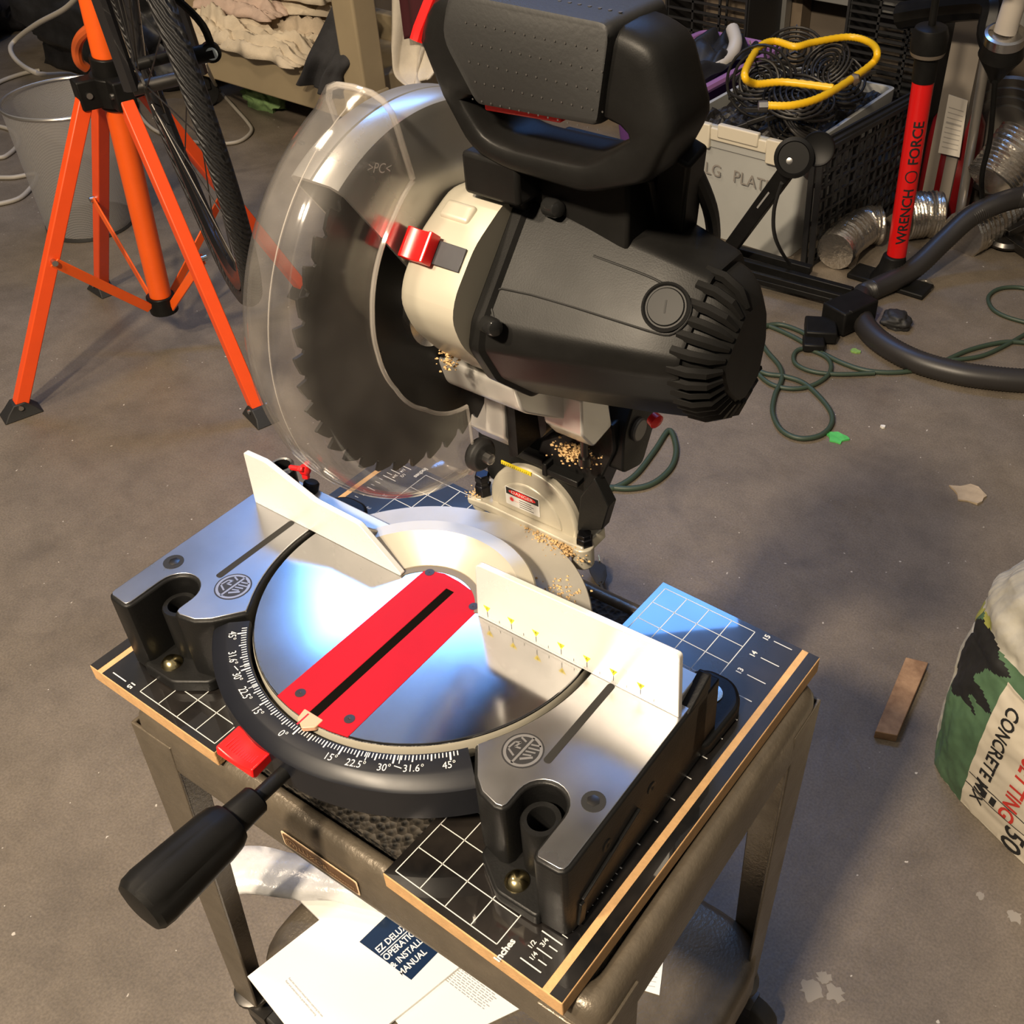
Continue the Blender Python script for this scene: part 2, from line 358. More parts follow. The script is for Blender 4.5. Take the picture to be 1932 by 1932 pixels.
# label on the front rim of the cart
lab = B(FC); q0 = FC.inverted() @ hit(536, 1553, 1, -.35); q1 = FC.inverted() @ hit(668, 1652, 1, -.35)
lx0, lx1 = q0.x - .1, q1.x + .1; LW = lx1 - lx0; zc = TZ - 1.65; yl = -hy - .07
BRP = mat('brown_label_plate', (.17, .085, .035), .35, .3); CRM = mat('cream_line', (.90, .68, .44), .45)
def plate(b, m, dy): b.prism(rpoly([(lx0 + m, zc - .42 + m), (lx1 - m, zc - .42 + m), (lx1 - m, zc + .42 - m), (lx0 + m, zc + .42 - m)], .12, 3), 1, yl - dy, yl + .02 - dy)
plate(lab, 0, .01); np_ = obj('name_plate', lab, CRM, top, smooth=0)
lab = B(FC); plate(lab, .07, .025); obj('plate_face', lab, BRP, top, smooth=0)
lab = B(FC); fn = plane_fn((0, yl - .045, zc), (1, 0, 0), (0, 0, 1))
addtext(lab, 'LUXOR', .34, lambda x, y: fn(x + lx0 + LW * .42, y), sq=1.2); addtext(lab, 'CORPORATION', .17, lambda x, y: fn(x + lx0 + LW * .77, y - .1)); addtext(lab, 'W', .34, lambda x, y: fn(x + lx0 + LW * .13, y))
c0 = Vector((lx0 + LW * .13, zc)); pr_ = arc(c0.x, c0.y, .27, 0, 360, 24); pi_ = arc(c0.x, c0.y, .24, 0, 360, 24)
lab.add([(x, yl - .045, z) for x, z in pr_] + [(x, yl - .045, z) for x, z in pi_], [(i, i + 1, 26 + i, 25 + i) for i in range(24)])
obj('plate_lettering', lab, mat('gold_lettering', (.62, .38, .19), .4, .3), top, smooth=0)
# ================================================================== the two boards
def board(frame, label, nums, flip):
    th = thing('workbench_board', label, 'board', frame @ Vector((0, 0, -.75)), 'work boards under the saw')
    L_, Wd = 15.45, 6.85      # local: x 0 (inner edge) .. Wd (outer edge), y 0..L_
    b = B(frame); b.bb(0, Wd, 0, L_, -.75, -.012); obj('board_core', b, MDF, th, smooth=0, bevel=.04)
    b = B(frame); b.bb(.02, 6.13, .03, L_ - .02, -.012, 0); b.bb(6.39, Wd - .03, .03, L_ - .02, -.012, 0); obj('laminate_face', b, LAM, th, smooth=0)
    b = B(frame); w = .032; z = .004; g0, g1 = .28, 4.28; y0, y1 = .28, 15.18
    def ln(x0_, y0_, x1_, y1_, w_=w): b.quad((min(x0_, x1_) - (w_ / 2 if x0_ == x1_ else 0), min(y0_, y1_) - (w_ / 2 if y0_ == y1_ else 0), z), (max(x0_, x1_) + (w_ / 2 if x0_ == x1_ else 0), min(y0_, y1_) - (w_ / 2 if y0_ == y1_ else 0), z), (max(x0_, x1_) + (w_ / 2 if x0_ == x1_ else 0), max(y0_, y1_) + (w_ / 2 if y0_ == y1_ else 0), z), (min(x0_, x1_) - (w_ / 2 if x0_ == x1_ else 0), max(y0_, y1_) + (w_ / 2 if y0_ == y1_ else 0), z))
    for i in range(5):
        x = g0 + i; ln(x, y0, x, y1)
    for k in range(15): ln(g0, y0 + k, g1, y0 + k)
    ln(g0, y1, g1, y1)
    xt = 5.83
    for k in range(16):
        yy = y0 + .09 + (k if True else 0); yy = y0 + .08 + k * (14.82 / 15) ; lo = .75 if k in (0, 1, 12, 13, 14, 15) else .45
        if k in (0, 1, 14, 15, 12, 13) or True: ln(xt - lo, yy, xt, yy, .04)
        if k < 1:
            for q in (.25, .5, .75): ln(xt - (.55 if q == .5 else .3), yy + q, xt, yy + q, .035)
        if 1 <= k < 4:
            for q in (.25, .5, .75): ln(xt - (.3 if q == .5 else .2), yy + q, xt, yy + q, .025)
    sgn = 1
    F = lambda ox, oy: (lambda x, y: (ox - y * sgn, oy + x, z))     # text runs along +y
    for k in range(2, 16): addtext(b, str(k), .30, F(xt - 1.05, y0 + .08 + k * (14.82 / 15)), bold=.03)
    for q, s in ((.25, '1/4'), (.5, '1/2'), (.75, '3/4')): addtext(b, s, .21, F(xt - (.72 if q == .5 else .47), y0 + .08 + q), bold=.02)
    addtext(b, 'Inches', .30, F(xt - 1.25, y0 + .0), bold=.035)
    obj('printed_scale', b, WHT, th, smooth=0, recalc=False)
    return th
board(Matrix.Translation((-4.30, -.36, 0)) @ Matrix.Rotation(math.radians(0.1), 4, 'Z'), 'black gridded board under right end of the saw', None, False)
board(Matrix.Translation((-12.31, 15.0, 0)) @ Matrix.Rotation(math.radians(180.9), 4, 'Z'), 'black gridded board under left end of the saw, near the orange stand', None, True)
# ================================================================== the mitre saw
saw = thing('miter_saw', 'compound miter saw with red throat plate and clear blade guard', 'saw', FS @ Vector((0, 0, -3.4)))
def SB(): return B(FS)
def side(sx): return lambda pts: [(sx * x, y) for x, y in pts]
for sx in (-1, 1):
    # wing outline (right-hand coordinates, mirrored for left)
    gap = [(6.18 * math.sin(math.radians(a)), -6.18 * math.cos(math.radians(a))) for a in range(53, 99, 3)]
    lobe = [(4.92, -3.86), (6.22, -5.06)]
    garc = [(6.18 * math.sin(math.radians(a)), -6.18 * math.cos(math.radians(a))) for a in range(98, 52, -3)]
    out = [(4.92, -3.86), (5.65, -4.78), (6.12, -5.12), (6.75, -5.26), (7.0, -5.2), (7.1, -5.0)] + [(7.82 + .72 * math.cos(math.radians(t)), -4.45 + .72 * math.sin(math.radians(t))) for t in range(180, -1, -15)] + [(8.54, -5.7), (8.62, -5.88), (8.75, -5.95), (9.45, -5.92), (9.62, -5.82), (9.68, -5.6), (9.68, 1.9), (6.2, 1.9)] + garc[:-1]
    poly = [(sx * x, y) for x, y in out]
    b = SB(); b.prism(poly, 2, -3.38, -.07); base = obj('base_wing', b, BLK, saw, bevel=.09, seg=3)
    # polished top plate, inset, with the slot
    cx_ = sum(x for x, y in out) / len(out); cy_ = sum(y for x, y in out) / len(out)
    b = SB(); ins = []
    n = len(out)
    for i in range(n):
        p = Vector(out[i]); a = Vector(out[i - 1]); c = Vector(out[(i + 1) % n]); t = (c - a).normalized(); ins.append((p + Vector((-t.y, t.x)) * .10))
    b.prism([(sx * p.x, p.y) for p in ins], 2, -.2, 0.0); plt = obj('machined_wing_top', b, ALU, saw, bevel=.02)
    b = SB(); x0 = sx * 7.1; b.prism(rpoly([(x0 - .13, -3.25), (x0 + .13, -3.25), (x0 + .13, .3), (x0 - .13, .3)], .12), 2, .001, .008); obj('groove', b, mat('groove_dark', (.012, .011, .010), .8), saw, smooth=0)
    b = SB(); b.lathe([(.36, 0), (.36, .01)], (sx * 9.02, -3.58, .002), n=24); obj('bolt_hole', b, INK, saw, smooth=0)
    b = SB(); b.lathe([(.18, 0), (.2, .015), (.12, .03)], (sx * 9.0, -3.56, .006), n=6); obj('recessed_bolt', b, DSTEEL, saw)
    # hollow boss in the U cut-out and feet
    b = SB(); bx, by = sx * 7.82, -4.5
    b.lathe([(.62, -2.9), (.62, -.75), (.58, -.68), (.42, -.68), (.40, -.75), (.40, -2.6), (0, -2.6)], (bx, by, 0), n=28); obj('hollow_boss', b, BLK, saw)
    b = SB(); b.prism(rpoly([(sx * 5.95, -4.4), (sx * 6.05, -5.35), (sx * 7.2, -6.1), (sx * 8.75, -6.1), (sx * 8.7, -4.4)], .2, 4), 2, -3.39, -2.85); foot = obj('front_foot', b, BLK, saw, bevel=.08)
    b = SB(); b.prism(rpoly([(sx * 6.6, 1.6), (sx * 9.85, 1.6), (sx * 9.95, 4.0), (sx * 9.3, 4.75), (sx * 8.1, 4.75), (sx * 7.2, 3.4)], .45, 5), 2, -3.39, -2.75); rf = obj('rear_foot', b, BLK, saw, bevel=.14, seg=3)
    b = SB(); b.lathe([(.38, 0), (.38, .05), (.33, .12), (.22, .24), (.1, .28), (0, .285)], (sx * 7.55 - (0 if sx > 0 else .35), -5.5, -2.86), n=28); obj('brass_screw', b, BRASS, foot, sub=0)
    b = SB(); b.lathe([(.42, 0), (.42, .05), (.26, .06)], (sx * 8.85, 3.75, -2.75), n=28); obj('washer', b, mat('zinc', (.5, .62, .68), .25, 1), rf)
    b = SB(); b.lathe([(.26, 0), (.24, .14), (.12, .2), (0, .2)], (sx * 8.85, 3.75, -2.72), n=20); b.box((sx * 8.85, 3.75, -2.52), (.26, .05, .02)); b.box((sx * 8.85, 3.75, -2.52), (.05, .26, .02)); obj('pan_head_screw', b, DSTEEL, rf)
    # hand warning emblem cast into the wing
    ex, ey = sx * 6.28, -3.27
    b = SB(); b.lathe([(.64, 0), (.64, .004)], (ex, ey, .001), n=40); obj('emblem_recess', b, mat('emblem_dark', (.05, .05, .055), .5, .6), plt, smooth=0)
    b = SB(); z = .010
    def ring(r0, r1, z): b.add([(ex + r * math.cos(2 * PI * i / 40), ey + r * math.sin(2 * PI * i / 40), z) for r in (r0, r1) for i in range(40)], [(i, (i + 1) % 40, 40 + (i + 1) % 40, 40 + i) for i in range(40)])
    ring(.50, .59, z)
    line(b, (ex - .02, ey - .54, z), (ex + .02, ey + .54, z), .075)
    for k in range(4): line(b, (ex + .08, ey + .30 - .14 * k, z), (ex + .42 - .05 * abs(k - 1), ey + .40 - .14 * k, z), .055)
    line(b, (ex + .1, ey - .3, z), (ex + .4, ey - .05, z), .08)
    for (a_, c_) in (((-.40, -.18), (-.12, -.30)), ((-.42, -.15), (-.38, .12)), ((-.38, .12), (-.22, .2)), ((-.22, .2), (-.28, -.02)), ((-.28, -.02), (-.1, .02)), ((-.1, .3), (-.32, .36))): line(b, (ex + a_[0], ey + a_[1], z), (ex + c_[0], ey + c_[1], z), .06)
    obj('hand_emblem', b, mat('emblem_metal', (.42, .42, .44), .4, .8), plt, smooth=0, recalc=False)
b = SB(); b.bb(-6.4, 6.4, .35, 1.95, -3.35, -.9); b.prism(arc(0, 0, 6.0, -175, -5, 40) , 2, -3.2, -1.2); obj('base_frame', b, BLK, saw)
# right side wall ribs
b = SB(); b.bar((9.72, -5.2, -2.3), (9.72, -2.2, -1.55), .12, .3); b.bar((9.72, -5.2, -2.3), (9.72, -5.35, -3.2), .12, .3)
b.lathe([(.22, 0), (.22, .05), (.1, .05), (0, .02)], (9.66, -3.9, -1.2), (1, 0, 0), 16); b.lathe([(.22, 0), (.22, .05), (.1, .05), (0, .02)], (9.66, -1.5, -1.3), (1, 0, 0), 16); obj('side_rib', b, BLK, saw, bevel=.04)
b = SB(); b.prism([(1.2, -.3), (2.6, -.3), (2.6, -2.8), (1.0, -2.8)], 0, 9.3, 9.68); b.prism([(.6, -.1), (1.9, .55), (2.0, .5), (2.0, -.2)], 0, 9.25, 9.68); obj('side_cheek', b, BLK, saw, bevel=.05)
# miter scale ring
prof = [(6.14, -1.4), (6.14, -.26), (6.18, -.2), (6.78, -.2), (6.86, -.24), (7.18, -.42), (7.26, -.52), (7.26, -1.75), (7.0, -1.8), (6.5, -1.8)]
b = SB(); secs = []
for i in range(0, 73):
    a = math.radians(-90 - 50 + 100 * i / 72); d = abs(i - 36) / 36; k = 1 + .045 * max(0, d - .35) ** 1.2
    secs.append([((r if r < 6.5 else 6.5 + (r - 6.5) * (1 + (k - 1) * 9)) * math.cos(a), (r if r < 6.5 else 6.5 + (r - 6.5) * (1 + (k - 1) * 9)) * math.sin(a), z) for r, z in prof])
b.loft(secs); obj('miter_scale', b, mat('black_scale_plate', (.008, .009, .013), .38, spec=.3, rvar=.08), saw, smooth=30)
b = SB(); z = -.192
def rad(a, r, z=z): a = math.radians(a - 90); return Vector((r * math.cos(a), r * math.sin(a), z))
for a in range(-47, 48):
    ln_ = .17; w = .032
    if a % 5 == 0: ln_, w = .24, .045
    if abs(a) in (0, 15, 30, 45): ln_, w = .30, .055
    line(b, rad(a, 6.22), rad(a, 6.22 + ln_), w)
for a in (22.5, -22.5, 31.6, -31.6): line(b, rad(a, 6.22), rad(a, 6.52), .03)
for sgn in (-1, 1): line(b, rad(sgn * 30.5, 6.60), rad(sgn * 32.5, 6.68), .03)
def scale_fn(a, r):      # characters upright when seen from the front, baseline tangential
    o = rad(a, r); t = Vector((math.cos(math.radians(a)), math.sin(math.radians(a)), 0)); u = Vector((-t.y, t.x, 0)); return lambda x, y: o + t * x + u * y
for a, s in ((-44.5, '45°'), (-35.8, '31.6°'), (-28.2, '30°'), (-21.2, '22.5°'), (-13.5, '15°'), (-2.2, '0°'), (13.5, '15°'), (20.5, '22.5°'), (28.0, '30°'), (35.5, '31.6°'), (44.5, '45°')):
    addtext(b, s, .36, scale_fn(a, 6.69), sq=.82)
obj('scale_marks', b, WHT2, saw, smooth=0, recalc=False)
# turntable
b = SB(); b.lathe([(5.98, -.9), (5.98, -.06), (5.93, 0), (0, 0)], (0, 0, -.004), n=128, cap=False); b.v = [FS @ Vector((p.x, min(p.y, 1.75), p.z)) for p in (FSI @ q for q in b.v)]; b.add([(0, 5.98, -.9)], []); tt = obj('turntable', b, TABLE, saw, smooth=40)
b = SB(); b.lathe([(6.0, -.9), (6.02, -.2), (5.97, -.05), (5.90, -.05)], (0, 0, -.015), n=128, cap=False); b.v = [FS @ Vector((p.x, min(p.y, 1.75), p.z)) for p in (FSI @ q for q in b.v)]; obj('turntable_rim', b, CAST, saw, smooth=40)
IX = .12
def ins_poly(x0, x1):
    f = lambda x: -math.sqrt(5.98 ** 2 - x * x)
    return [(x0, f(x0)), ((x0 + x1) / 2, f((x0 + x1) / 2)), (x1, f(x1))]
hw = .17
b = SB(); yb = .72
poly = ins_poly(IX - 1.48, IX - hw) + [(IX - hw, yb), (IX + hw, yb), ] + ins_poly(IX + hw, IX + 1.48) + [(IX + 1.4, .62), (IX + .7, 1.10), (IX, 1.22), (IX - .7, 1.25), (IX - 1.4, 1.02)]
b.prism(poly, 2, -.05, .012); thr = obj('throat_plate', b, RED, saw, smooth=0, bevel=.012)
b = SB(); b.bb(IX - hw - .01, IX + hw + .01, -5.85, yb + .02, -.003, .0005); obj('kerf_slot', b, mat('kerf_dark', (.006, .005, .004), 1, spec=0), saw, smooth=0)
for p in ((IX - 1.18, 1.0), (IX + 1.17, .55), (IX - .95, -5.35), (IX + 1.05, -5.25)):
    b = SB(); b.lathe([(.17, 0), (.17, .01), (.03, .016), (0, .002)], (p[0], p[1], .012), n=20); obj('plate_screw', b, mat('screw_brown', (.10, .07, .055), .4, .9), thr, smooth=0)
b = SB(); b.prism(rpoly([(IX - .38, -5.72), (IX + .42, -5.72), (IX + .42, -6.05), (IX + .1, -6.3), (IX - .3, -6.1)], .05), 2, -.15, .03); ptr = obj('scale_pointer', b, mat('amber_plastic', (.62, .35, .22), .25), saw, bevel=.02)
b = SB(); line(b, (0, -5.8, .035), (0, -6.28, .035), .06); obj('pointer_line', b, RED2, ptr, smooth=0, recalc=False)
# rear ring of the turntable
b = SB(); c = (-.10, -1.08)
def ringsec(r0, r1, z0, z1, a0, a1, n, c): 
    secs = []
    for i in range(n + 1):
        a = math.radians(a0 + (a1 - a0) * i / n); secs.append([(c[0] + r * math.cos(a), c[1] + r * math.sin(a), z) for r, z in ((r0, z0), (r0, z1), (r1 - .04, z1), (r1, z1 - .05), (r1, z0))])
    return secs
b.loft(ringsec(3.0, 6.1, -1.6, -.15, 12, 168, 72, c)); obj('rear_table_ring', b, RING, saw, smooth=35)
# bow joining the fences
b = SB(); secs = []
for i in range(61):
    a = math.radians(26 + 128 * i / 60); cc = (.03, -1.06); c0_ = (-.15, -.46)
    P = lambda r, z, c_: (c_[0] + r * math.cos(a), c_[1] + r * math.sin(a), z)
    secs.append([P(2.05, .0, c0_), P(2.05, .06, c0_), P(3.55, .80, cc), P(3.62, .86, cc), P(4.12, .86, cc), P(4.18, .8, cc), P(4.22, -.1, cc)])
b.loft(secs); obj('fence_bow', b, CAST, saw, smooth=35)
b = SB(); b.loft(ringsec(1.8, 2.2, -.02, .02, 26, 154, 40, (-.15, -.46))); obj('bow_groove', b, mat('bow_gap_brown', (.2, .17, .13), .6, .3), saw)  # brown strip for the groove along the inner foot of the bow
# fences
b = SB(); b.prism(rpoly([(-9.12, 0), (-9.0, 2.42), (-7.85, 2.46), (-5.55, 1.66), (-3.45, 1.60), (-1.75, .10), (-1.8, 0)], [0, .1, .15, .15, .15, .06, 0], 4), 1, .3, .52); fl = obj('left_fence', b, FEN, saw, bevel=.03)
b = SB(); b.prism(rpoly([(1.66, 0), (1.82, 2.45), (9.42, 2.72), (9.5, 0)], [0, .22, .15, 0], 5), 1, .3, .52); frn = obj('right_fence', b, FEN, saw, bevel=.03)
for sx in (-1, 1):
    b = SB(); b.bb(min(sx * 2.6, sx * 9.3), max(sx * 2.6, sx * 9.3), .52, 1.9, .0, .35)
    for x in (3.4, 5.5): b.prism([(.5, 0), (1.8, 0), (.5, 1.4)], 0, sx * x - .1, sx * x + .1)
    obj('fence_foot', b, SILV, saw, bevel=.05)
b = SB(); fy = .292
for k in range(7):
    x = 2.12 + k * 1.0
    b.add([(x - .14, fy, .70), (x + .16, fy, .70), (x + .01, fy, .44)], [(0, 1, 2)])
obj('yellow_triangles', b, YEL, frn, smooth=0, recalc=False)
b = SB()
for k in range(7):
    x = 2.12 + k * 1.0; line(b, (x + .01, fy - .003, .20), (x + .01, fy - .003, .44), .018, (0, 1, 0)); line(b, (x + .5, fy - .003, .18), (x + .5, fy - .003, .30), .014, (0, 1, 0))
    addtext(b, str(k + 2), .17, lambda u, v: (x + .01 + u, fy - .004, .61 + v))
for k in range(112): line(b, (1.9 + k / 16, fy - .003, .12), (1.9 + k / 16, fy - .003, .17), .006, (0, 1, 0))
obj('fence_scale_print', b, INK, frn, smooth=0, recalc=False)
# clamp post, red knob, bolts behind the left fence
b = SB(); b.lathe([(.50, -2.6), (.46, 1.55), (.46, 1.7), (.40, 1.74), (.33, 1.7), (.31, .8), (0, .8)], (-8.1, 1.12, 0), n=28); post = obj('clamp_post', b, [BLK, STEEL], saw)
for p in post.data.polygons:
    if all(post.data.vertices[i].co.z > (3.4 + 1.5) * IN for i in p.vertices): p.material_index = 1
b = SB(); kc = Vector((-7.1, 1.35, 1.75)); ax = Vector((1, .25, .1)).normalized(); b.cyl((-7.75, 1.2, 1.68), kc, .1); 
for k in range(3):
    a = 2 * PI * k / 3 + .3; R = ax.to_track_quat('Z', 'Y').to_matrix(); d = R @ Vector((math.cos(a), math.sin(a), 0)); b.bar(kc - d * .05, kc + d * .36, .2, .24, ax)
b.lathe([(.2, -.13), (.22, .13), (.1, .2)], kc, ax, 12); obj('clamp_knob', b, RED2, saw, bevel=.04)
b = SB(); b.lathe([(.3, 0), (.3, .35), (.24, .42), (0, .45)], (-7.5, 1.65, .35), (.1, .3, .9), 16); b.cyl((-7.5, 1.65, -.2), (-7.45, 1.68, .4), .16); obj('clamp_bolt', b, BLK, saw)
# detent lever and miter handle
b = SB(); secs = []
for i in range(13):
    t = i / 12; x = -1.95 + 1.6 * t; d = .18 * math.sin(PI * t); secs.append([(x, -7.0 - .05 * t, -.95), (x, -7.0 - .05 * t, -.58 - d), (x, -7.95, -.62 - d), (x, -8.0, -.95), (x, -7.9, -1.1)])
b.loft(secs); lev = obj('detent_lever', b, RED2, saw, bevel=.05)
b = SB()
for i in range(12): b.bb(-1.75 + i * .1, -1.71 + i * .1, -7.75, -7.25, -.76 - .12 * math.sin(PI * (.12 + i * .064)) , -.60 - .18 * math.sin(PI * (.12 + i * .064)))
obj('grip_ridges', b, RED2, lev, smooth=0)
b = SB(); b.bb(-.5, .8, -7.15, -5.0, -1.75, -1.0); b.cyl((.15, -7.2, -1.15), (.2, -9.0, -1.1), .24); hs = obj('handle_shaft', b, BLK, saw, bevel=.06)
b = SB(); hp = Vector((.2, 0, -1.08)); ax = (.0, -1, 0)
b.lathe([(.40, 8.35), (.47, 8.42), (.52, 9.35), (.46, 9.45)], (.2, 0, -1.08), ax, 28)
obj('grip_neck', b, BPL, hs)
b = B(FS); secs = []
for (y, r, f) in ((-9.25, .48, 0), (-9.35, .66, .1), (-9.6, .80, .5), (-10.0, .86, .9), (-11.2, .92, 1), (-12.1, .96, 1), (-12.4, .92, .8), (-12.55, .80, .3), (-12.6, .55, 0)):
    s_ = []
    for i in range(48):
        a = 2 * PI * i / 48; rr = r * (1 - .045 * f * (1 - abs(math.cos(3 * a)) ** .5) * 1.6); s_.append((.2 + rr * math.cos(a), y, -1.08 + rr * math.sin(a)))
    secs.append(s_)
b.loft(secs); obj('miter_handle_grip', b, BPL, saw, smooth=28)
# ---------------- trunnion
ty = 5.25
b = SB(); 
d_out = [(x, z) for x, z in arc(.28, .30, 1.98, 184, -4, 40)]
b.prism(d_out + [(2.2, -.25), (-1.7, -.25)], 1, ty, ty + 1.5)
tr = obj('trunnion', b, CAST, saw, bevel=.14, seg=3)
b = SB(); b.prism(arc(.15, .10, 1.48, 180, 0, 36), 1, ty - .06, ty + .1); obj('trunnion_face', b, CAST, tr, bevel=.06)
b = SB(); b.prism(rpoly([(-2.55, -.25), (-2.6, .02), (-1.7, .12), (2.1, .04), (2.75, .08), (2.8, -.45), (2.2, -.45), (2.0, -.28)], .08, 3), 1, ty - .35, ty + 1.1); b.cyl((2.55, ty - .05, -.95), (2.55, ty - .05, -.02), .42)
b.cyl((-2.2, ty + .1, -.5), (-2.2, ty + .1, .10), .40); obj('trunnion_flange', b, CAST, tr, bevel=.05)
b = SB(); b.lathe([(.33, 0), (.33, .42), (.27, .46), (.27, .62), (.3, .64), (.3, .88), (.26, .93), (0, .93)], (-2.15, ty + .15, .12), n=6); obj('trunnion_bolt', b, mat('black_oxide', (.03, .03, .035), .25, .9), tr, bevel=.02)
b = SB(); b.lathe([(.33, 0), (.33, .30), (.27, .34), (.27, .5)], (2.6, ty + .02, -.02), n=6); obj('trunnion_bolt', b, MT['black_oxide'], tr, bevel=.02)
b = SB(); ly = ty - .068
b.prism(rpoly([(-.88, .36), (.68, .36), (.68, 1.2), (-.88, 1.2)], .05, 3), 1, ly - .004, ly); obj('warning_label', b, PAPER, tr, smooth=0)
b = SB(); b.bb(-.84, .64, ly - .008, ly - .004, .86, 1.16); 
for k in range(4): b.bb(-.25, .30 + .1 * (k % 2), ly - .008, ly - .004, .74 - k * .1, .765 - k * .1)
obj('label_black_band', b, INK, tr, smooth=0)
b = SB(); pts = [(-.10 + .62 * math.cos(2 * PI * i / 36), ly - .011, 1.01 + .125 * math.sin(2 * PI * i / 36)) for i in range(36)]; b.add(pts, [tuple(range(36))])
star = []
for i in range(24):
    r = .13 if i % 2 else .065; star.append((-.60 + r * math.cos(2 * PI * i / 24), ly - .011, .66 + r * math.sin(2 * PI * i / 24)))
b.add(star, [tuple(range(24))]); line(b, (-.5, ly - .011, .64), (-.28, ly - .011, .63), .012, (0, 1, 0)); obj('label_red_mark', b, RED2, tr, smooth=0, recalc=False)
b = SB(); addtext(b, 'DANGER', .20, lambda x, y: (-.10 + x, ly - .016, 1.01 + y), sq=1.25); obj('danger_lettering', b, PAPER, tr, smooth=0, recalc=False)
b = SB(); b.bb(-1.0, .35, ty - .03, ty + .02, 2.12, 2.26); obj('yellow_bevel_label', b, YEL, tr, smooth=0)
b = SB()
for k in range(14): b.bb(-.95 + k * .09, -.93 + k * .09, ty - .036, ty - .03, 2.13, 2.19 + .03 * (k % 3 == 0))
obj('bevel_label_print', b, INK, tr, smooth=0)
# black support arm from trunnion to pivot
b = SB(); b.prism(rpoly([(-2.0, .8), (-2.35, 2.6), (-2.2, 3.7), (-1.2, 3.6), (-.9, 2.7), (.3, 2.6), (.6, 3.6), (2.6, 5.0), (3.6, 5.4), (3.7, 4.4), (2.9, 2.4), (2.35, .8), (2.1, -.2), (1.6, -.2)], .18, 4), 1, ty + .35, ty + 1.7); b.bb(-1.3, 2.6, ty + .8, ty + 1.6, 2.2, 3.9)
b.prism(rpoly([(ty + .5, 3.4), (ty + .6, 5.0), (ty + 1.2, 6.0), (ty + 2.2, 6.0), (ty + 2.6, 4.4), (ty + 1.8, 3.0)], .3), 0, 3.0, 3.9)
b.prism(rpoly([(ty + .5, 2.8), (ty + .6, 4.2), (ty + 1.2, 5.4), (ty + 2.2, 5.5), (ty + 2.6, 4), (ty + 1.8, 2.4)], .3), 0, -2.3, -1.2)
sup = obj('support_arm', b, BLK, saw, bevel=.07)
b = SB(); b.bb(1.0, 2.4, ty - .05, ty + .6, 2.5, 2.75); b.bb(.9, 1.1, ty - .1, ty + .5, 2.45, 3.0); b.bb(-.7, .8, ty + .1, ty + .5, 2.6, 2.95); b.prism([(2.2, 0.3), (3.3, .9), (3.6, 2.1), (3.0, 3.1), (2.4, 2.0)], 1, ty + .1, ty + .6); obj('bevel_stop', b, BLK, sup, bevel=.04)
b = SB(); b.cyl((-2.5, ty + 1.4, 4.75), (4.05, ty + 1.4, 4.75), .42); obj('pivot_pin', b, mat('grey_pin', (.16, .155, .15), .4, .5), saw, bevel=.06)
# silver arm
b = SB(); b.prism(rpoly([(1.6, 8.9), (3.4, 8.7), (5.9, 6.6), (7.4, 5.2), (7.2, 4.0), (6.2, 4.2), (5.0, 5.6), (3.0, 7.0), (1.9, 7.8)], .3), 0, -.6, 2.9)
b.prism(rpoly([(3.6, 6.7), (5.0, 6.2), (5.3, 4.3), (4.2, 4.1), (3.5, 5.0)], .15), 0, -.85, .75)
b.prism(rpoly([(3.9, 7.4), (5.3, 7.0), (5.6, 5.4), (4.5, 5.2), (3.9, 6.0)], .15), 0, 2.1, 3.6)
arm = obj('swing_arm', b, SILV, saw, bevel=.08)
b = SB(); b.prism(rpoly([(.72, 6.5), (1.1, 6.3), (1.1, 4.3), (.72, 4.1)], .1), 1, 3.7, 5.0); b.prism(rpoly([(1.75, 6.9), (2.15, 6.9), (2.15, 5.6), (1.9, 5.2)], .1), 1, 3.95, 5.2); obj('arm_web', b, BLK, arm, bevel=.03)
b = SB(); b.cyl((2.95, 4.9, 4.2), (2.95, 4.9, 5.4), .14); b.lathe([(.28, 0), (.28, .25)], (2.95, 4.9, 5.05), n=6); b.lathe([(.22, 0), (.22, .3)], (2.95, 4.9, 4.0), n=12); obj('depth_stop_bolt', b, DSTEEL, arm)
b = SB()
def clump(c, r, n, seed, sz=(1, 1, .4)):
    rnd = random.Random(seed)
    for i in range(n * 4):
        p = Vector(c) + Vector((rnd.gauss(0, 1) * sz[0], rnd.gauss(0, 1) * sz[1], rnd.gauss(0, 1) * sz[2])) * r * .5; s_ = r * rnd.uniform(.05, .15)
        b.add([p + Vector(q) * s_ for q in ((1, 0, 0), (-1, 0, 0), (0, 1, 0), (0, -1, 0), (0, 0, .8), (0, 0, -.8))], [(0, 2, 4), (2, 1, 4), (1, 3, 4), (3, 0, 4), (2, 0, 5), (1, 2, 5), (3, 1, 5), (0, 3, 5)])
clump((2.2, 5.3, 4.0), .55, 60, 1); clump((2.75, 5.35, 3.85), .4, 30, 2); clump((1.6, 5.6, 5.0), .5, 50, 3, (1.6, .5, .3)); clump((1.0, ty - .3, -.12), .45, 60, 4, (2.4, .8, .15)); clump((2.1, ty - .4, -.2), .5, 80, 5, (1.2, 1, .3)); clump((-2.3, ty - .1, .16), .3, 24, 6, (1.2, 1, .1))
clump((3.3, 2.9, -.13), .5, 20, 8, (1.5, 1.6, .04)); clump((1.3, .9, 9.9), .5, 40, 9, (.3, 1, 1))
tag(obj('sawdust_deposit', b, SAWD, saw, smooth=0, recalc=False), None, None, kind='stuff')
b = SB(); b.lathe([(.50, 0), (.56, .1), (.56, .28), (.44, .42), (.2, .42)], (.95, 1.85, 5.6), (1, -.1, 0), 24); rl = obj('guard_roller', b, RUB, saw, bevel=.03)
b = SB(); b.lathe([(.18, 0), (.18, .25), (.12, .28)], (1.37, 1.82, 5.6), (1, -.1, 0), 8); obj('roller_bolt', b, STEEL, rl)
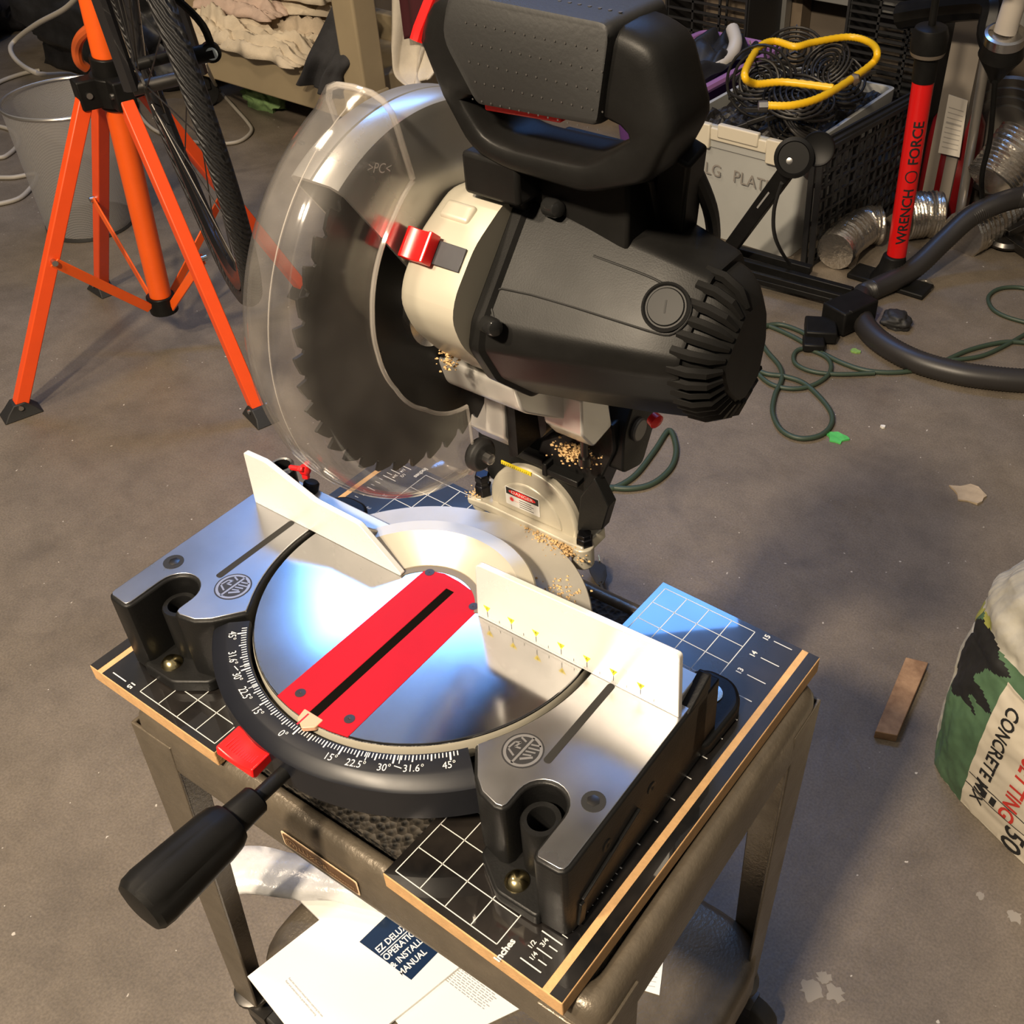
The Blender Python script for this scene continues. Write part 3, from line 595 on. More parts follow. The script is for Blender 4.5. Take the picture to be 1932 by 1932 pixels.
# ---------------- blade and guards
BY, BZ = 1.55, 10.6
b = SB(); prof_ = []; NT = 40
for i in range(NT):
    a = 2 * PI * i / NT; st = 2 * PI / NT
    for (da, r) in ((0, 5.0), (.25, 4.93), (.60, 4.82), (.74, 4.66), (.86, 4.70), (.94, 4.99)): prof_.append((BY + r * math.cos(a + da * st), BZ + r * math.sin(a + da * st)))
b.prism(prof_, 0, -.05, .05); obj('saw_blade', b, mat('blade_steel', (.035, .035, .036), .32, .8, rvar=.06, rs=6), saw, smooth=0)
b = SB(); b.lathe([(1.1, 0), (1.1, .25), (.8, .35), (.5, .5), (.5, .8), (0, .8)], (.05, BY, BZ), (1, 0, 0), 32); obj('arbor_flange', b, STEEL, saw)
def rz(x, r, a): return (x, BY + r * math.cos(a), BZ + r * math.sin(a))
b = SB(); secs = []; RU = 5.9
for i in range(61):
    a = math.radians(124 - 112 * i / 60); ri = 2.2
    secs.append([rz(x, r, a) for x, r in ((-.85, ri), (-.85, RU - .32), (-.78, RU - .14), (-.6, RU - .03), (-.04, RU), (0, RU - .05), (.04, RU), (.6, RU - .03), (.78, RU - .14), (.85, RU - .35), (.85, ri), (.76, ri), (.76, RU - .4), (.5, RU - .14), (-.5, RU - .14), (-.76, RU - .4), (-.76, ri))])
b.loft(secs); obj('upper_guard', b, mat('upper_guard_metal', (.50, .49, .47), .30, .75, rvar=.05), saw, smooth=30)
def interp(T, a):
    for (a0, r0), (a1, r1) in zip(T, T[1:]):
        if a0 <= a <= a1: return r0 + (r1 - r0) * (a - a0) / (a1 - a0)
    return T[-1][1]
TI = [(95, 4.45), (104, 4.42), (117, 4.09), (136, 3.75), (153, 3.43), (174, 3.12), (200, 2.86), (233, 2.80), (257, 3.02), (272, 3.14)]
def circ_r(a, cy, cz, R):     # distance from blade centre to an offset circle in direction a
    dy, dz = cy - BY, cz - BZ; c, s_ = math.cos(a), math.sin(a); h = dy * c + dz * s_; return h + math.sqrt(max(0, R * R - (dy * dy + dz * dz - h * h)))
b = SB(); secs = []; rimp = []; rimo = []
NG = 90
for i in range(NG + 1):
    ad = 103 + (271 - 103) * i / NG; a = math.radians(ad); ro = circ_r(a, 2.02, 11.05, 6.32); ri = interp(TI, ad)
    fl_ = .12 * max(0, 1 - i / 3)
    cs = [(1.0, ri), (1.03, ro - .75), (1.0, ro - .42), (.85, ro - .16), (.55, ro - .02), (.0, ro + .02), (-.5, ro - .02), (-.85, ro - .18), (-1.02, ro - .5), (-1.05, ro - 1.8), (-.99, ro - 1.8), (-.96, ro - .52), (-.8, ro - .25), (-.48, ro - .09), (.0, ro - .05), (.52, ro - .09), (.8, ro - .22), (.94, ro - .46), (.97, ro - .78), (.94, ri)]
    secs.append([rz(x + (fl_ if x > 0 else -fl_), r + fl_, a) for x, r in cs]); rimp.append(rz(1.02, ri - .03, a))
    if i in (0, NG): rimo.append([rz(x * 1.03 , r + .05, a) for x, r in cs[:10]])
b.loft(secs); g = obj('clear_lower_guard', b, CLEAR, saw, smooth=40)
CL2 = CLEAR.copy(); CL2.name = 'clear_rim'
for n in CL2.node_tree.nodes:
    if n.type == 'MAP_RANGE': n.inputs[3].default_value = .22; n.inputs[4].default_value = .34  # more diffuse white, painting in the rim's soft hazy highlights
b = SB(); b.tube(rimp, .065, 8); b.tube(rimo[0], .08, 8); b.tube(rimo[1], .05, 8)
ol = [rz(.25, circ_r(math.radians(103 + 168 * i / 60), 2.02, 11.05, 6.32) + .01, math.radians(103 + 168 * i / 60)) for i in range(61)]; b.tube(ol, .018, 6)
obj('guard_rim', b, CL2, g)
b = SB(); o = shit(716, 318, 0, 1.06); addtext(b, '>PC<', .34, plane_fn(o, (0, .78, -.30), (0, .45, .8)), sq=1.0); obj('guard_lettering', b, mat('etched', (.6, .58, .55), .6), g, smooth=0, recalc=False)
# ---------------- gearbox (cream) and motor
S0 = [(4.6, 14.2), (2.0, 14.3), (.75, 13.55), (-.32, 12.35), (-.55, 11.75), (-.2, 10.9), (.65, 9.95), (1.8, 8.8), (3.1, 8.1), (5.0, 8.8), (5.8, 11.2), (5.4, 13.2)]
def sect(P, x, k=1.0, c=(3.1, 11.3), d=(0, 0), r=.35): return [(x, c[0] + (y - c[0]) * k + d[0], c[1] + (z - c[1]) * k + d[1]) for y, z in rpoly(P, r, 3)]
GB = [(4.2, 14.1), (1.8, 14.35), (.5, 13.65), (-.42, 12.65), (-.62, 12.05), (-.35, 11.2), (.55, 10.05), (1.6, 9.1), (2.6, 8.1), (5.0, 8.6), (5.8, 11.2), (5.4, 13.2)]
b = SB(); b.loft([sect(GB, .95, .93), sect(GB, 1.08, .97), sect(GB, 1.25, 1.0), sect(GB, 2.9, 1.0)]); gb = obj('gearbox', b, CAST, saw, smooth=40)
b = SB(); n_ = Vector((0, -.67, .74)); bc = Vector((1.85, 1.2, 14.02)); b.box(bc, (.55, .95, .22), Vector((0, -.5, .86)).to_track_quat('Z', 'X').to_matrix()); obj('gearbox_boss', b, CAST, gb, bevel=.11, seg=4)
b = SB(); secs = []
MS = [(4.8, 14.4), (2.4, 14.3), (.2, 11.75), (.0, 11.1), (.6, 9.9), (2.0, 8.6), (3.6, 8.3), (5.4, 9.2), (6.0, 11.2), (5.6, 13.2)]
ME = [(4.3, 13.5), (2.75, 13.45), (1.25, 11.8), (1.25, 11.3), (1.7, 10.3), (2.6, 9.3), (3.5, 8.95), (4.6, 9.5), (5.0, 11.2), (4.8, 12.6)]
def msec(x, t, k=1.0, r=.16):
    P = [(a[0] + (c[0] - a[0]) * t, a[1] + (c[1] - a[1]) * t) for a, c in zip(MS, ME)]; cy_, cz_ = 3.0 + .2 * t, 11.35 - .05 * t
    return [(x, cy_ + (y - cy_) * k, cz_ + (z - cz_) * k) for y, z in rpoly(P, r, 3)]
for (x, t, k) in ((2.85, 0, 1.02), (2.95, 0, 1.05), (3.25, 0, 1.05), (3.35, 0, 1.0), (5.2, .36, 1.01), (6.8, .68, 1.01), (8.3, 1, 1.0), (8.4, 1, .97)): secs.append(msec(x, t, k))
b.loft(secs); mo = obj('motor_housing', b, BPL, saw, smooth=22)
b = SB(); secs = []
for (x, k) in ((8.35, .90), (8.75, .84), (9.1, .72), (9.3, .58)): secs.append(msec(x, 1, k))
b.loft(secs); cap_ = obj('end_cap', b, BPL, saw, smooth=30)
for k in range(18):      # vent fins round the end cap
    a0 = math.radians(95 + k * 13.0)
    b = SB(); c0v = Vector((0, 3.2, 11.3)); path = []
    for (x, kk) in ((8.1, .97), (8.6, .95), (9.0, .84), (9.25, .64)):
        a = a0; dirv = Vector((0, math.cos(a), math.sin(a)))
        # radius of the rounded section in this direction
        P = [(y - 3.2, z - 11.3) for y, z in ME]; best = 9
        for i in range(len(P)):
            p = Vector(P[i]); q = Vector(P[(i + 1) % len(P)]); e = q - p; den = dirv.y * e.y - dirv.z * e.x
            if abs(den) < 1e-6: continue
            t = (p.x * e.y - p.y * e.x) / den; s_ = (p.x * dirv.z - p.y * dirv.y) / den
            if t > 0 and -.001 <= s_ <= 1.001: best = min(best, t)
        path.append(c0v + Vector((x, 0, 0)) + dirv * best * kk)
    b.tube(path, .13, 6, rf=lambda i, K: .15 if i < K - 1 else .08); obj('vent_fin', b, BPL, cap_)
# seam lines, brush cap, screws on the motor
def on_motor(px, py, off=0.0):     # front facet A of the motor in saw frame
    p0 = Vector((3.2, .2, 11.75)); p1 = Vector((8.4, 1.25, 11.8)); p2 = Vector((3.2, 2.4, 14.3)); n = (p1 - p0).cross(p2 - p0).normalized()
    c = FSI @ CAM; d = FSI.to_3x3() @ ray(px, py); t = (p0 - c).dot(n) / d.dot(n); s_ = -1 if n.dot(d) > 0 else 1; return c + d * t + n * off * s_, n * s_
DK = mat('seam_black', (.003, .003, .003), .7)
b = SB(); oc, nn = on_motor(1257, 580, .02)
b.lathe([(.62, -.3), (.62, .05), (.56, .08), (.52, .03), (.48, .03), (.45, .07), (.2, .075), (0, .075)], oc, nn, 36); bc_ = obj('brush_cap', b, mat('glossy_black_cap', (.008, .008, .008), .45, spec=.14), mo)
b = SB(); t1 = (on_motor(1250, 600)[0] - on_motor(1256, 560)[0]).normalized(); b.bar(oc + nn * .08 + t1 * .16, oc + nn * .08 - t1 * .16, .045, .012, nn); obj('cap_slot', b, DK, bc_)
b = SB()
def seam(pts, r=.035):
    b.tube([on_motor(*p, .02)[0] for p in pts], r, 6, smooth=4)
seam([(1225, 625), (948, 545), (932, 600)]); seam([(1225, 625), (1262, 632), (1292, 612), (1304, 580), (1292, 552), (1262, 541), (1220, 520), (1120, 483)], .03)
obj('panel_seam', b, DK, mo)
for (px, py, x) in ((1047, 393, 4.15), (930, 617, 3.75)):
    p = shit(px, py, 0, x); b = SB(); b.lathe([(.24, -.3), (.24, .05), (.2, .16), (.1, .2), (0, .2)], p, (1.0, -.35, .2), 20); obj('motor_screw', b, mat('glossy_black_screw', (.012, .012, .012), .15), mo)
# red lock tab on metal spring
p = shit(823, 482, 0, 1.55); q = shit(885, 500, 0, 2.75); nrm = Vector((0, -.74, .67)); td = (q - p).normalized()
b = SB(); b.bar(p + nrm * .55, q + nrm * .30, .62, .04, nrm); sp_ = obj('lock_spring', b, mat('spring_dark', (.045, .045, .05), .35, .8), gb, bevel=.01)
b = SB(); ctr = p + nrm * .62 - td * .05; u = td.cross(nrm).normalized(); secs = []
for (s0, h) in ((-.52, .0), (-.5, .22), (-.36, .28), (-.2, .16), (0, .12), (.2, .16), (.34, .28), (.42, .24), (.44, 0)): secs.append([ctr + td * s0 + u * .40 + nrm * h, ctr + td * s0 - u * .40 + nrm * h, ctr + td * s0 - u * .40 - nrm * .12, ctr + td * s0 + u * .40 - nrm * .12])
b.loft(secs); obj('lock_tab', b, RED2, gb, bevel=.03)
# ---------------- D handle
HYc = 2.3
outer = rpoly([(.75, 18.0), (1.2, 18.85), (1.75, 19.15), (6.6, 19.15), (7.45, 18.9), (8.0, 17.3), (7.35, 15.95), (5.7, 15.3), (3.2, 15.35), (2.2, 15.65)], [.2, .3, .3, .25, .3, .25, .25, .4, .5, .4], 4)
inner = rpoly([(2.05, 16.95), (6.35, 17.15), (6.9, 16.85), (5.6, 16.05), (3.4, 15.98), (2.75, 16.1)], [.1, .1, .25, .2, .25, .2], 4)
def strip(bld, A, Bq, y0, y1, n=72):       # ring between two loops, thickened with rounded section
    def resamp(P, n, ph):
        P = [Vector(p) for p in P]; c = Vector((4.6, 16.6)); out_ = []
        for i in range(n):
            a = 2 * PI * i / n; d = Vector((math.cos(a), math.sin(a))); best = None
            for j in range(len(P)):
                p, q = P[j], P[(j + 1) % len(P)]; e = q - p; w_ = p - c; den = d.x * e.y - d.y * e.x
                if abs(den) < 1e-9: continue
                t = (w_.x * e.y - w_.y * e.x) / den; s_ = (w_.x * d.y - w_.y * d.x) / den
                if t > 0 and -1e-6 <= s_ <= 1 + 1e-6 and (best is None or t > best): best = t
            out_.append(c + d * best)
        return out_
    O_ = resamp(A, n, 0); I_ = resamp(Bq, n, 0); secs = []
    ym, hy_ = (y0 + y1) / 2, (y1 - y0) / 2
    for o_, i_ in zip(O_, I_):
        s_ = []
        for k in range(20):
            a = 2 * PI * k / 20; ca, sa = math.cos(a), math.sin(a); sg = lambda v: math.copysign(abs(v) ** .42, v)
            f = .5 + .5 * sg(ca); yy = ym + hy_ * sg(sa); pt = i_.lerp(o_, f); s_.append((pt.x, yy, pt.y))
        secs.append(s_)
    bld.loft(secs, close=True)
b = SB(); strip(b, outer, inner, 1.35, 3.3); dh = obj('d_handle', b, BPL, saw, smooth=50)
b = SB(); gp = rpoly([(2.2, 19.30), (6.55, 19.28), (6.2, 17.08), (2.75, 16.9), (1.9, 18.3)], [.3, .3, .15, .15, .4], 4); secs = []
for (y, k) in ((1.15, .90), (1.2, .97), (1.4, 1.0), (3.2, 1.0), (3.42, .97), (3.5, .88)): secs.append([(4.1 + (x - 4.1) * (.985 if k < 1 else 1), y, 18.1 + (z - 18.1) * k) for x, z in gp])
b.loft(secs); gr = obj('rubber_grip', b, RUB, dh, smooth=40)
b = SB()
for r in range(5):
    for k in range(14):
        x = 2.7 + k * .27 + .13 * (r % 2); z_ = 18.72 - .42 * r; b.lathe([(.022, 0), (.022, .012)], (x, 1.14 if r < 4 else 1.15, z_), (0, -1, 0), 6)
for k in range(16): b.lathe([(.045, 0), (.045, .012)], (2.4 + k * .26, 1.9, 19.29), (0, 0, 1), 8)
tag(obj('grip_dimples', b, mat('dimple', (.045, .042, .04), .6), gr, smooth=0), None, None)
b = SB(); b.bar((2.8, 1.85, 16.86), (5.0, 1.85, 17.0), .9, .30, (0, 0, 1)); obj('trigger', b, RED2, dh, bevel=.06)
b = SB(); b.tube([(.72, 1.6, 17.9), (.78, 1.7, 18.15), (1.15, 1.9, 18.92), (1.3, 2.0, 19.05)], .17, 8); obj('safety_button', b, RED2, dh)
b = SB(); p = shit(985, 345, 0, 3.0); b.box((2.75, 2.2, 15.0), (1.75, 1.5, 1.1)); b.box((2.75, 2.7, 14.5), (1.3, 1.5, .8)); obj('handle_block', b, BPL, dh, bevel=.12)
b = SB(); b.bb(3.2, 6.2, 2.4, 4.2, 13.6, 15.6); b.bar((7.3, 3.0, 16.3), (6.2, 4.6, 12.8), .9, .8, (0, 1, 0)); b.bar((6.3, 3.2, 15.4), (6.1, 4.3, 13.0), .4, .5, (0, 1, 0)); obj('handle_bracket', b, BPL, dh, bevel=.1)
b = SB(); b.tube([(7.2, 3.2, 16.2), (7.3, 4.6, 14), (6.2, 6.5, 11.5), (4.2, 7.8, 8), (3.2, 8.2, 4.5)], .2, 10, smooth=8); obj('handle_cord', b, RUB, dh)
b = SB(); b.lathe([(.22, -.1), (.24, .12), (.1, .2)], shit(1235, 792, 1, 4.2), (.9, -.3, -.2), 12); obj('lock_pin_knob', b, RED2, mo)
# ================================================================== things on the cart's lower shelf
def sh(px, py, h=0.0): return gz(px, py, SZ + .01 + h)
def sheet(name, label, cat, px, h, matr, thick=.05, group=None):
    p = [sh(x, y, h) for x, y in px]; b = B(); b.loft([[Vector((q.x, q.y, q.z)) for q in p], [Vector((q.x, q.y, q.z + thick)) for q in p]]); o = obj(name, b, matr, smooth=0); tag(o, label, cat, group); return o
def onsheet(px, h): p = [sh(x, y, h) for x, y in px]; return p
man = sheet('instruction_manual', 'white instruction manual with dark blue title block on lower cart shelf', 'manual', [(468, 1845), (604, 1738), (551, 1686), (572, 1680), (650, 1692), (735, 1716), (860, 1760), (900, 1800), (790, 1890), (640, 2010), (550, 1950)], .12, PAPER, .14)
b = B(); z_ = .265
blue = [sh(678, 1777, z_), sh(735, 1722, z_), sh(885, 1735, z_), sh(776, 1849, z_)]
blue[2] = blue[3] + (blue[1] - blue[0]) * 1.55
b.add(blue, [(0, 1, 2, 3)]); BLUE = mat('dark_blue_print', (.005, .018, .050), .4, spec=.3); obj('title_block', b, BLUE, man, smooth=0, recalc=False)
b = B(); o_ = sh(711, 1795, .275); xd = (sh(775, 1738, .275) - sh(711, 1795, .275)); yd = (sh(711, 1795, .275) - sh(760, 1832, .275))
xd = xd.normalized(); yd = (yd - xd * yd.dot(xd)).normalized(); L1 = (sh(711, 1795, .275) - sh(760, 1832, .275)).length
k_ = L1 / 3
for i, t in enumerate(('EZ DELUXE', 'OPERATION', '& INSTALLATION', 'MANUAL')):
    addtext(b, t, k_ * .86, plane_fn(o_ - yd * k_ * i * 1.0 - xd * .0, xd, yd), align='LEFT', bold=.02, sq=.80)
line(b, o_ - yd * k_ * .5, o_ - yd * k_ * .5 + xd * 5, .05); obj('title_lettering', b, PAPER, man, smooth=0, recalc=False)
b = B(); o_ = sh(545, 1845, .275); xd2 = (sh(615, 1925, .275) - o_).normalized(); yd2 = Vector((-xd2.y, xd2.x, 0))
for i, t in enumerate(('Read the instruction manual before operating the saw', 'Read and understand the guide before operating')):
    addtext(b, t, .12, plane_fn(o_ - yd2 * .17 * i, xd2, yd2), align='LEFT')
obj('small_print', b, GREY, man, smooth=0, recalc=False)
pap = sheet('printed_leaflet', 'white printed leaflet lying right of the blue title manual on shelf', 'leaflet', [(745, 1925), (868, 1805), (1000, 1790), (1040, 1870), (1000, 1895), (800, 1990)], .02, PAPER, .06)
b = B(); o_ = sh(885, 1795, .09); e1 = (sh(960, 1850, .09) - o_); e2 = (sh(835, 1850, .09) - o_)
e2 = e2 - e1.normalized() * e2.dot(e1.normalized())
rr = random.Random(3)
for i in range(16):
    u0 = 0; 
    p0 = o_ + e2 * (i / 16); u = 0
    while u < .95:
        w = rr.uniform(.04, .12); line(b, p0 + e1 * u, p0 + e1 * (u + w), .035); u += w + .025
obj('small_print', b, GREY, pap, smooth=0, recalc=False)
crd = sheet('warranty_card', 'small white printed card under right side of the cart top', 'card', [(1185, 1860), (1248, 1770), (1256, 1775), (1244, 1878)], .02, PAPER, .03)
b = B(); o_ = sh(1250, 1785, .06); e1 = sh(1195, 1862, .06) - sh(1250, 1785, .06)
for i in range(9): line(b, sh(1252 - i * 2, 1790 + i * 9, .06), sh(1238 - i * 3, 1786 + i * 9, .06), .025)
obj('small_print', b, GREY, crd, smooth=0, recalc=False)
# crumpled clear plastic bag on the shelf
b = B()
path = [sh(400, 1655, .7), sh(470, 1640, .9), sh(560, 1652, .8), sh(640, 1662, .8), sh(740, 1690, .7)]
pp = catmull(path, 8); n = len(pp); secs = []
for i, p in enumerate(pp):
    t = (pp[min(i + 1, n - 1)] - pp[max(i - 1, 0)]).normalized(); sd = Vector((-t.y, t.x, 0)); s_ = []
    wdt = 1.35 * (1 - .35 * abs(i / n - .15)) 
    for k in range(18):
        a = 2 * PI * k / 18; r = 1 + .18 * noise.noise(Vector((i * .12, math.cos(a) * 3, math.sin(a) * 3))); s_.append(p + sd * math.cos(a) * wdt * r + Vector((0, 0, max(-.6 - (p.z - SZ - .7) , math.sin(a) * .6 * r))))
    secs.append(s_)
b.loft(secs); tag(obj('plastic_bag', b, mat('milky_plastic', (.62, .62, .62), .22, var=.12, vs_=30, bump=.6, bs=60), smooth=60), 'crumpled milky plastic bag on lower shelf behind the manual', 'bag')
# ================================================================== bike repair stand
SX, SY = -79.1, 39.6
st = thing('bike_repair_stand', 'orange four-legged bicycle repair stand left of the cart', 'stand', (SX, SY, -HF))
def onaxis(px, py):      # height on the column axis seen at that pixel
    d = ray(px, py); a = Vector((SX, SY)) - CAM.xy; t = a.dot(d.xy) / d.xy.length_squared; return (CAM + d * t).z
zb = onaxis(303, 572); AB = Vector((SX, SY, zb)); AH = hit(212, 165, 1, SY); AD = (AH - AB).normalized(); zh = AH.z; zt = zh + 2.6
def AX(z): return AB + AD * ((z - zb) / AD.z)
b = B(); b.cyl(AX(zb + .2), AX(40), 1.02, n=32); obj('column', b, ORG, st)
b = B(); b.cyl(AX(zt - 4.2), AX(zt + .1), 1.3); b.cyl(AX(zh - 1.2), AX(zh + 1.2), 1.65); col_ = obj('upper_hub', b, BPL, st, bevel=.1)
b = B(); b.cyl((SX, SY, zb - .9), (SX, SY, zb + .9), 1.35); obj('lower_hub', b, BPL, st, bevel=.1)
feet = [gfl(38, 770, .6), gfl(488, 778, .6), gfl(192, 540, .6), None]
ctr = (feet[1].xy + feet[2].xy) / 2; ctr = Vector((SX, SY)); feet[3] = gfl(572, 545, .6)
for i, f in enumerate(feet):
    d = Vector((f.x - SX, f.y - SY, 0)).normalized(); d = Vector((f.x - AX(zh).x, f.y - AX(zh).y, 0)).normalized(); sd = Vector((-d.y, d.x, 0)); top_ = AX(zh) + d * 2.2; sd = Vector((-d.y, d.x, 0))
    b = B(); b.bar(top_, f + Vector((0, 0, .1)), 1.15, 1.15, d); lg = obj('leg', b, ORG2, st, bevel=.1)
    b = B(); b.loft([[f + d * u + sd * w + Vector((0, 0, -.58)) for u, w in ((-1.7, -1.0), (1.8, -1.1), (1.8, 1.1), (-1.7, 1.0))], [f + d * u + sd * w + Vector((0, 0, .1)) for u, w in ((-1.2, -.8), (1.2, -.8), (1.2, .8), (-1.2, .8))], [f + d * u + sd * w + Vector((0, 0, .8)) for u, w in ((-.5, -.75), (.5, -.75), (.5, .75), (-.5, .75))]]); obj('foot_pad', b, RUB, lg, bevel=.08)
    b = B(); b.cyl(f - sd * .95 + Vector((0, 0, .45)), f + sd * .95 + Vector((0, 0, .45)), .22); obj('foot_bolt', b, STEEL, lg)
    b = B(); b.box(AX(zh) + d * 1.9, (2.2, 1.7, 2.4), Matrix(((d.x, sd.x, 0), (d.y, sd.y, 0), (0, 0, 1)))); obj('leg_bracket', b, BPL, col_, bevel=.15)
    b = B(); q = AX(zh) + d * 2.2; b.cyl(q - sd * 1.0, q + sd * 1.0, .25); obj('bracket_bolt', b, STEEL, col_)
    mid = top_.lerp(f, .50); low = Vector((SX, SY, zb)) + d * 1.3
    b = B(); b.bar(mid + sd * .85, low + sd * .4, .15, .95, d); br = obj('brace', b, ORG, st, bevel=.03)
    b = B(); b.cyl(mid - sd * .4, mid + sd * 1.15, .26); obj('brace_bolt', b, STEEL, br)
b = B(); b.tube([hit(172, 52, 1, SY - .5), hit(152, 70, 1, SY - 1), hit(145, 92, 1, SY - 1), hit(149, 116, 1, SY - 1), hit(163, 128, 1, SY - .5)], .42, 10, smooth=5); obj('clamp_lever', b, mat('dark_orange_plastic', (.42, .075, .015), .4), st)
# ================================================================== bicycle hanging in the stand
bk0 = gz(447, 540, -6.0); vd = Vector((bk0.x - CAM.x, bk0.y - CAM.y, 0)).normalized(); vr = Vector((vd.y, -vd.x, 0))
th_ = math.radians(7.0); fwd = (-vd * math.cos(th_) + vr * math.sin(th_)).normalized(); up = (Vector((0, 0, 1)) - vr * .07).normalized(); fwd = (fwd - up * fwd.dot(up)).normalized(); axl = up.cross(fwd)
Rw = 13.8; wc = bk0 + up * Rw
bike = thing('bicycle', 'dark bicycle hanging in the orange stand, shown by one tyre', 'bicycle', bk0)
def wp(a, r, o=0.0): return wc + fwd * (r * math.cos(a)) + up * (r * math.sin(a)) + axl * o
b = B(); secs = []
for i in range(120):
    a = 2 * PI * i / 120; kn = .05 * (i % 2)
    secs.append([wp(a, Rw - .6 - (.60 + (kn if 3 < k < 9 else 0)) * math.cos(2 * PI * (k - 6) / 12), .62 * math.sin(2 * PI * (k - 6) / 12)) for k in range(12)])
b.loft(secs, close=True); 
TYM = mat('tyre_rubber', (.013, .013, .014), .55); nt = TYM.node_tree; tc = nt.nodes.new('ShaderNodeTexCoord'); wv = nt.nodes.new('ShaderNodeTexWave'); wv.inputs['Scale'].default_value = 55; wv.inputs['Distortion'].default_value = 3; wv.bands_direction = 'DIAGONAL'
nt.links.new(tc.outputs['Object'], wv.inputs['Vector']); bp = nt.nodes.new('ShaderNodeBump'); bp.inputs['Strength'].default_value = .9; bp.inputs['Distance'].default_value = .004; nt.links.new(wv.outputs['Fac'], bp.inputs['Height']); nt.links.new(bp.outputs[0], nt.nodes['Principled BSDF'].inputs['Normal'])
wh = obj('tyre', b, TYM, bike, smooth=60)
b = B(); secs = []
for i in range(96):
    a = 2 * PI * i / 96; secs.append([wp(a, r, o) for r, o in ((Rw - 1.2, -.45), (Rw - 1.2, .45), (Rw - 1.9, .42), (Rw - 2.3, .15), (Rw - 2.3, -.15), (Rw - 1.9, -.42))])
b.loft(secs, close=True); obj('rim', b, mat('black_rim', (.02, .02, .022), .25, .6), wh, smooth=30)
b = B(); b.cyl(wc - axl * 2, wc + axl * 2, .4); b.cyl(wc - axl * 1.4, wc - axl * 1.25, .85); b.cyl(wc + axl * 1.25, wc + axl * 1.4, .85); obj('hub', b, DSTEEL, wh)
for i in range(24):
    a = 2 * PI * i / 24; b = B(); b.tube([wp(a, Rw - 2.2, 0), wp(a + (.35 if i % 4 < 2 else -.35), 1.2, 1.3 if i % 2 else -1.3)], .045, 5); obj('spoke', b, DSTEEL, wh)
b = B()
for s_ in (-1, 1): b.tube([wc + axl * 2.0 * s_, wc + axl * 1.9 * s_ + up * 8 + fwd * .3, wc + axl * 1.8 * s_ + up * 16 + fwd * 1.2, wc + axl * .9 * s_ + up * 19 + fwd * 1.6, wc + up * 19.6 + fwd * 1.8], .5, 10, smooth=4)
b.cyl(wc + up * 19 + fwd * 1.7, wc + up * 27 + fwd * 4, .8); obj('fork', b, mat('gloss_black_frame', (.012, .012, .014), .15, coat=.5), bike)
b = B()
for s_ in (-1, 1):
    q = wc + up * (Rw - 2.4) + axl * 1.9 * s_; b.tube([q - up * .6, q + axl * .6 * s_, q + up * 2 + axl * .5 * s_, q + up * 4 - axl * .3 * s_], .3, 8, smooth=3)
obj('brake_arm', b, BPL, bike)
q_ = hit(398, 98, 1, wc.y - 3)
b = B(); pv = q_; b.cyl(pv - vd * .2, pv - vd * .4, .3); obj('lever_cap', b, mat('pale_cap', (.62, .72, .76), .3), bike)
b = B(); vr3 = vr; b.cyl(pv - vr * 1.3 - up * .15, pv + vr * .1, .45); b.tube([pv + vr * .1 - vd * .1, pv + vr * .0 + up * 1.3, pv - vr * .8 + up * 2.6, pv - vr * 1.7 + up * 3.4], .2, 8, smooth=4); b.cyl(pv - vd * .2, pv + vd * .2, .5); obj('pedal_lever', b, BPL, bike)
b = B(); b.tube([pv - vr * 1.9 + up * 1.2, pv - vr * 1.7, pv - vr * 1.35 - up * 1.0], .22, 8, smooth=3); obj('silver_clip', b, STEEL, bike)
b = B(); q1 = hit(262, 122, 1, wc.y + 1); b.cyl(q1 - vr * .2, q1 + vr * 2.0 + up * .3, .36); obj('cross_tube', b, BPL, bike, bevel=.1)
b = B(); f0 = hit(240, -60, 1, wc.y + 2); f1 = hit(262, 110, 1, wc.y + 2); f2 = hit(300, 215, 1, wc.y + 2); b.tube([f0, f1, f2], .42, 12); obj('frame_tube', b, MT['gloss_black_frame'], bike); b = B(); g0_ = hit(193, -40, 1, SY + 2); g1_ = hit(217, 95, 1, SY + 2); b.tube([g0_, g1_], .62, 12); obj('frame_tube', b, MT['gloss_black_frame'], bike)
b = B(); b.tube([g1_, hit(226, 125, 1, SY + 2), hit(236, 150, 1, SY + 1)], .5, 10); obj('silver_stay', b, STEEL, bike)
# ================================================================== wire waste bin behind the stand
bc = gfl(172, 424); rc_ = hit(127, 184, 1, bc.y)
wb = thing('waste_bin', 'round silver wire mesh bin behind the orange stand', 'bin', (bc.x, bc.y, -HF))
rt = 6.9; rb = 4.9; NB = 64
def binring(t, r, n=NB):
    c = Vector((bc.x, bc.y, -HF + .15)).lerp(rc_, t); return [c + Vector((r * math.cos(2 * PI * i / n), r * math.sin(2 * PI * i / n), 0)) for i in range(n)]
b = B(); b.loft([binring(0, rb), binring(.5, (rb + rt) / 2), binring(1, rt)], cap=False); obj('mesh_wall', b, MESH, wb, smooth=60)
b = B(); b.tube(binring(1, rt, 48), .2, 8, closed=True); obj('rim', b, mat('pale_steel', (.50, .48, .45), .3, .9), wb)
b = B(); b.lathe([(0, 0.05), (rb + .1, .05), (rb + .15, .2), (rb + .1, .8), (rb, .8), (rb - .1, .3), (0, .3)], (bc.x, bc.y, -HF), n=48); obj('base_ring', b, mat('dark_grey_steel', (.08, .08, .08), .4, .6), wb)
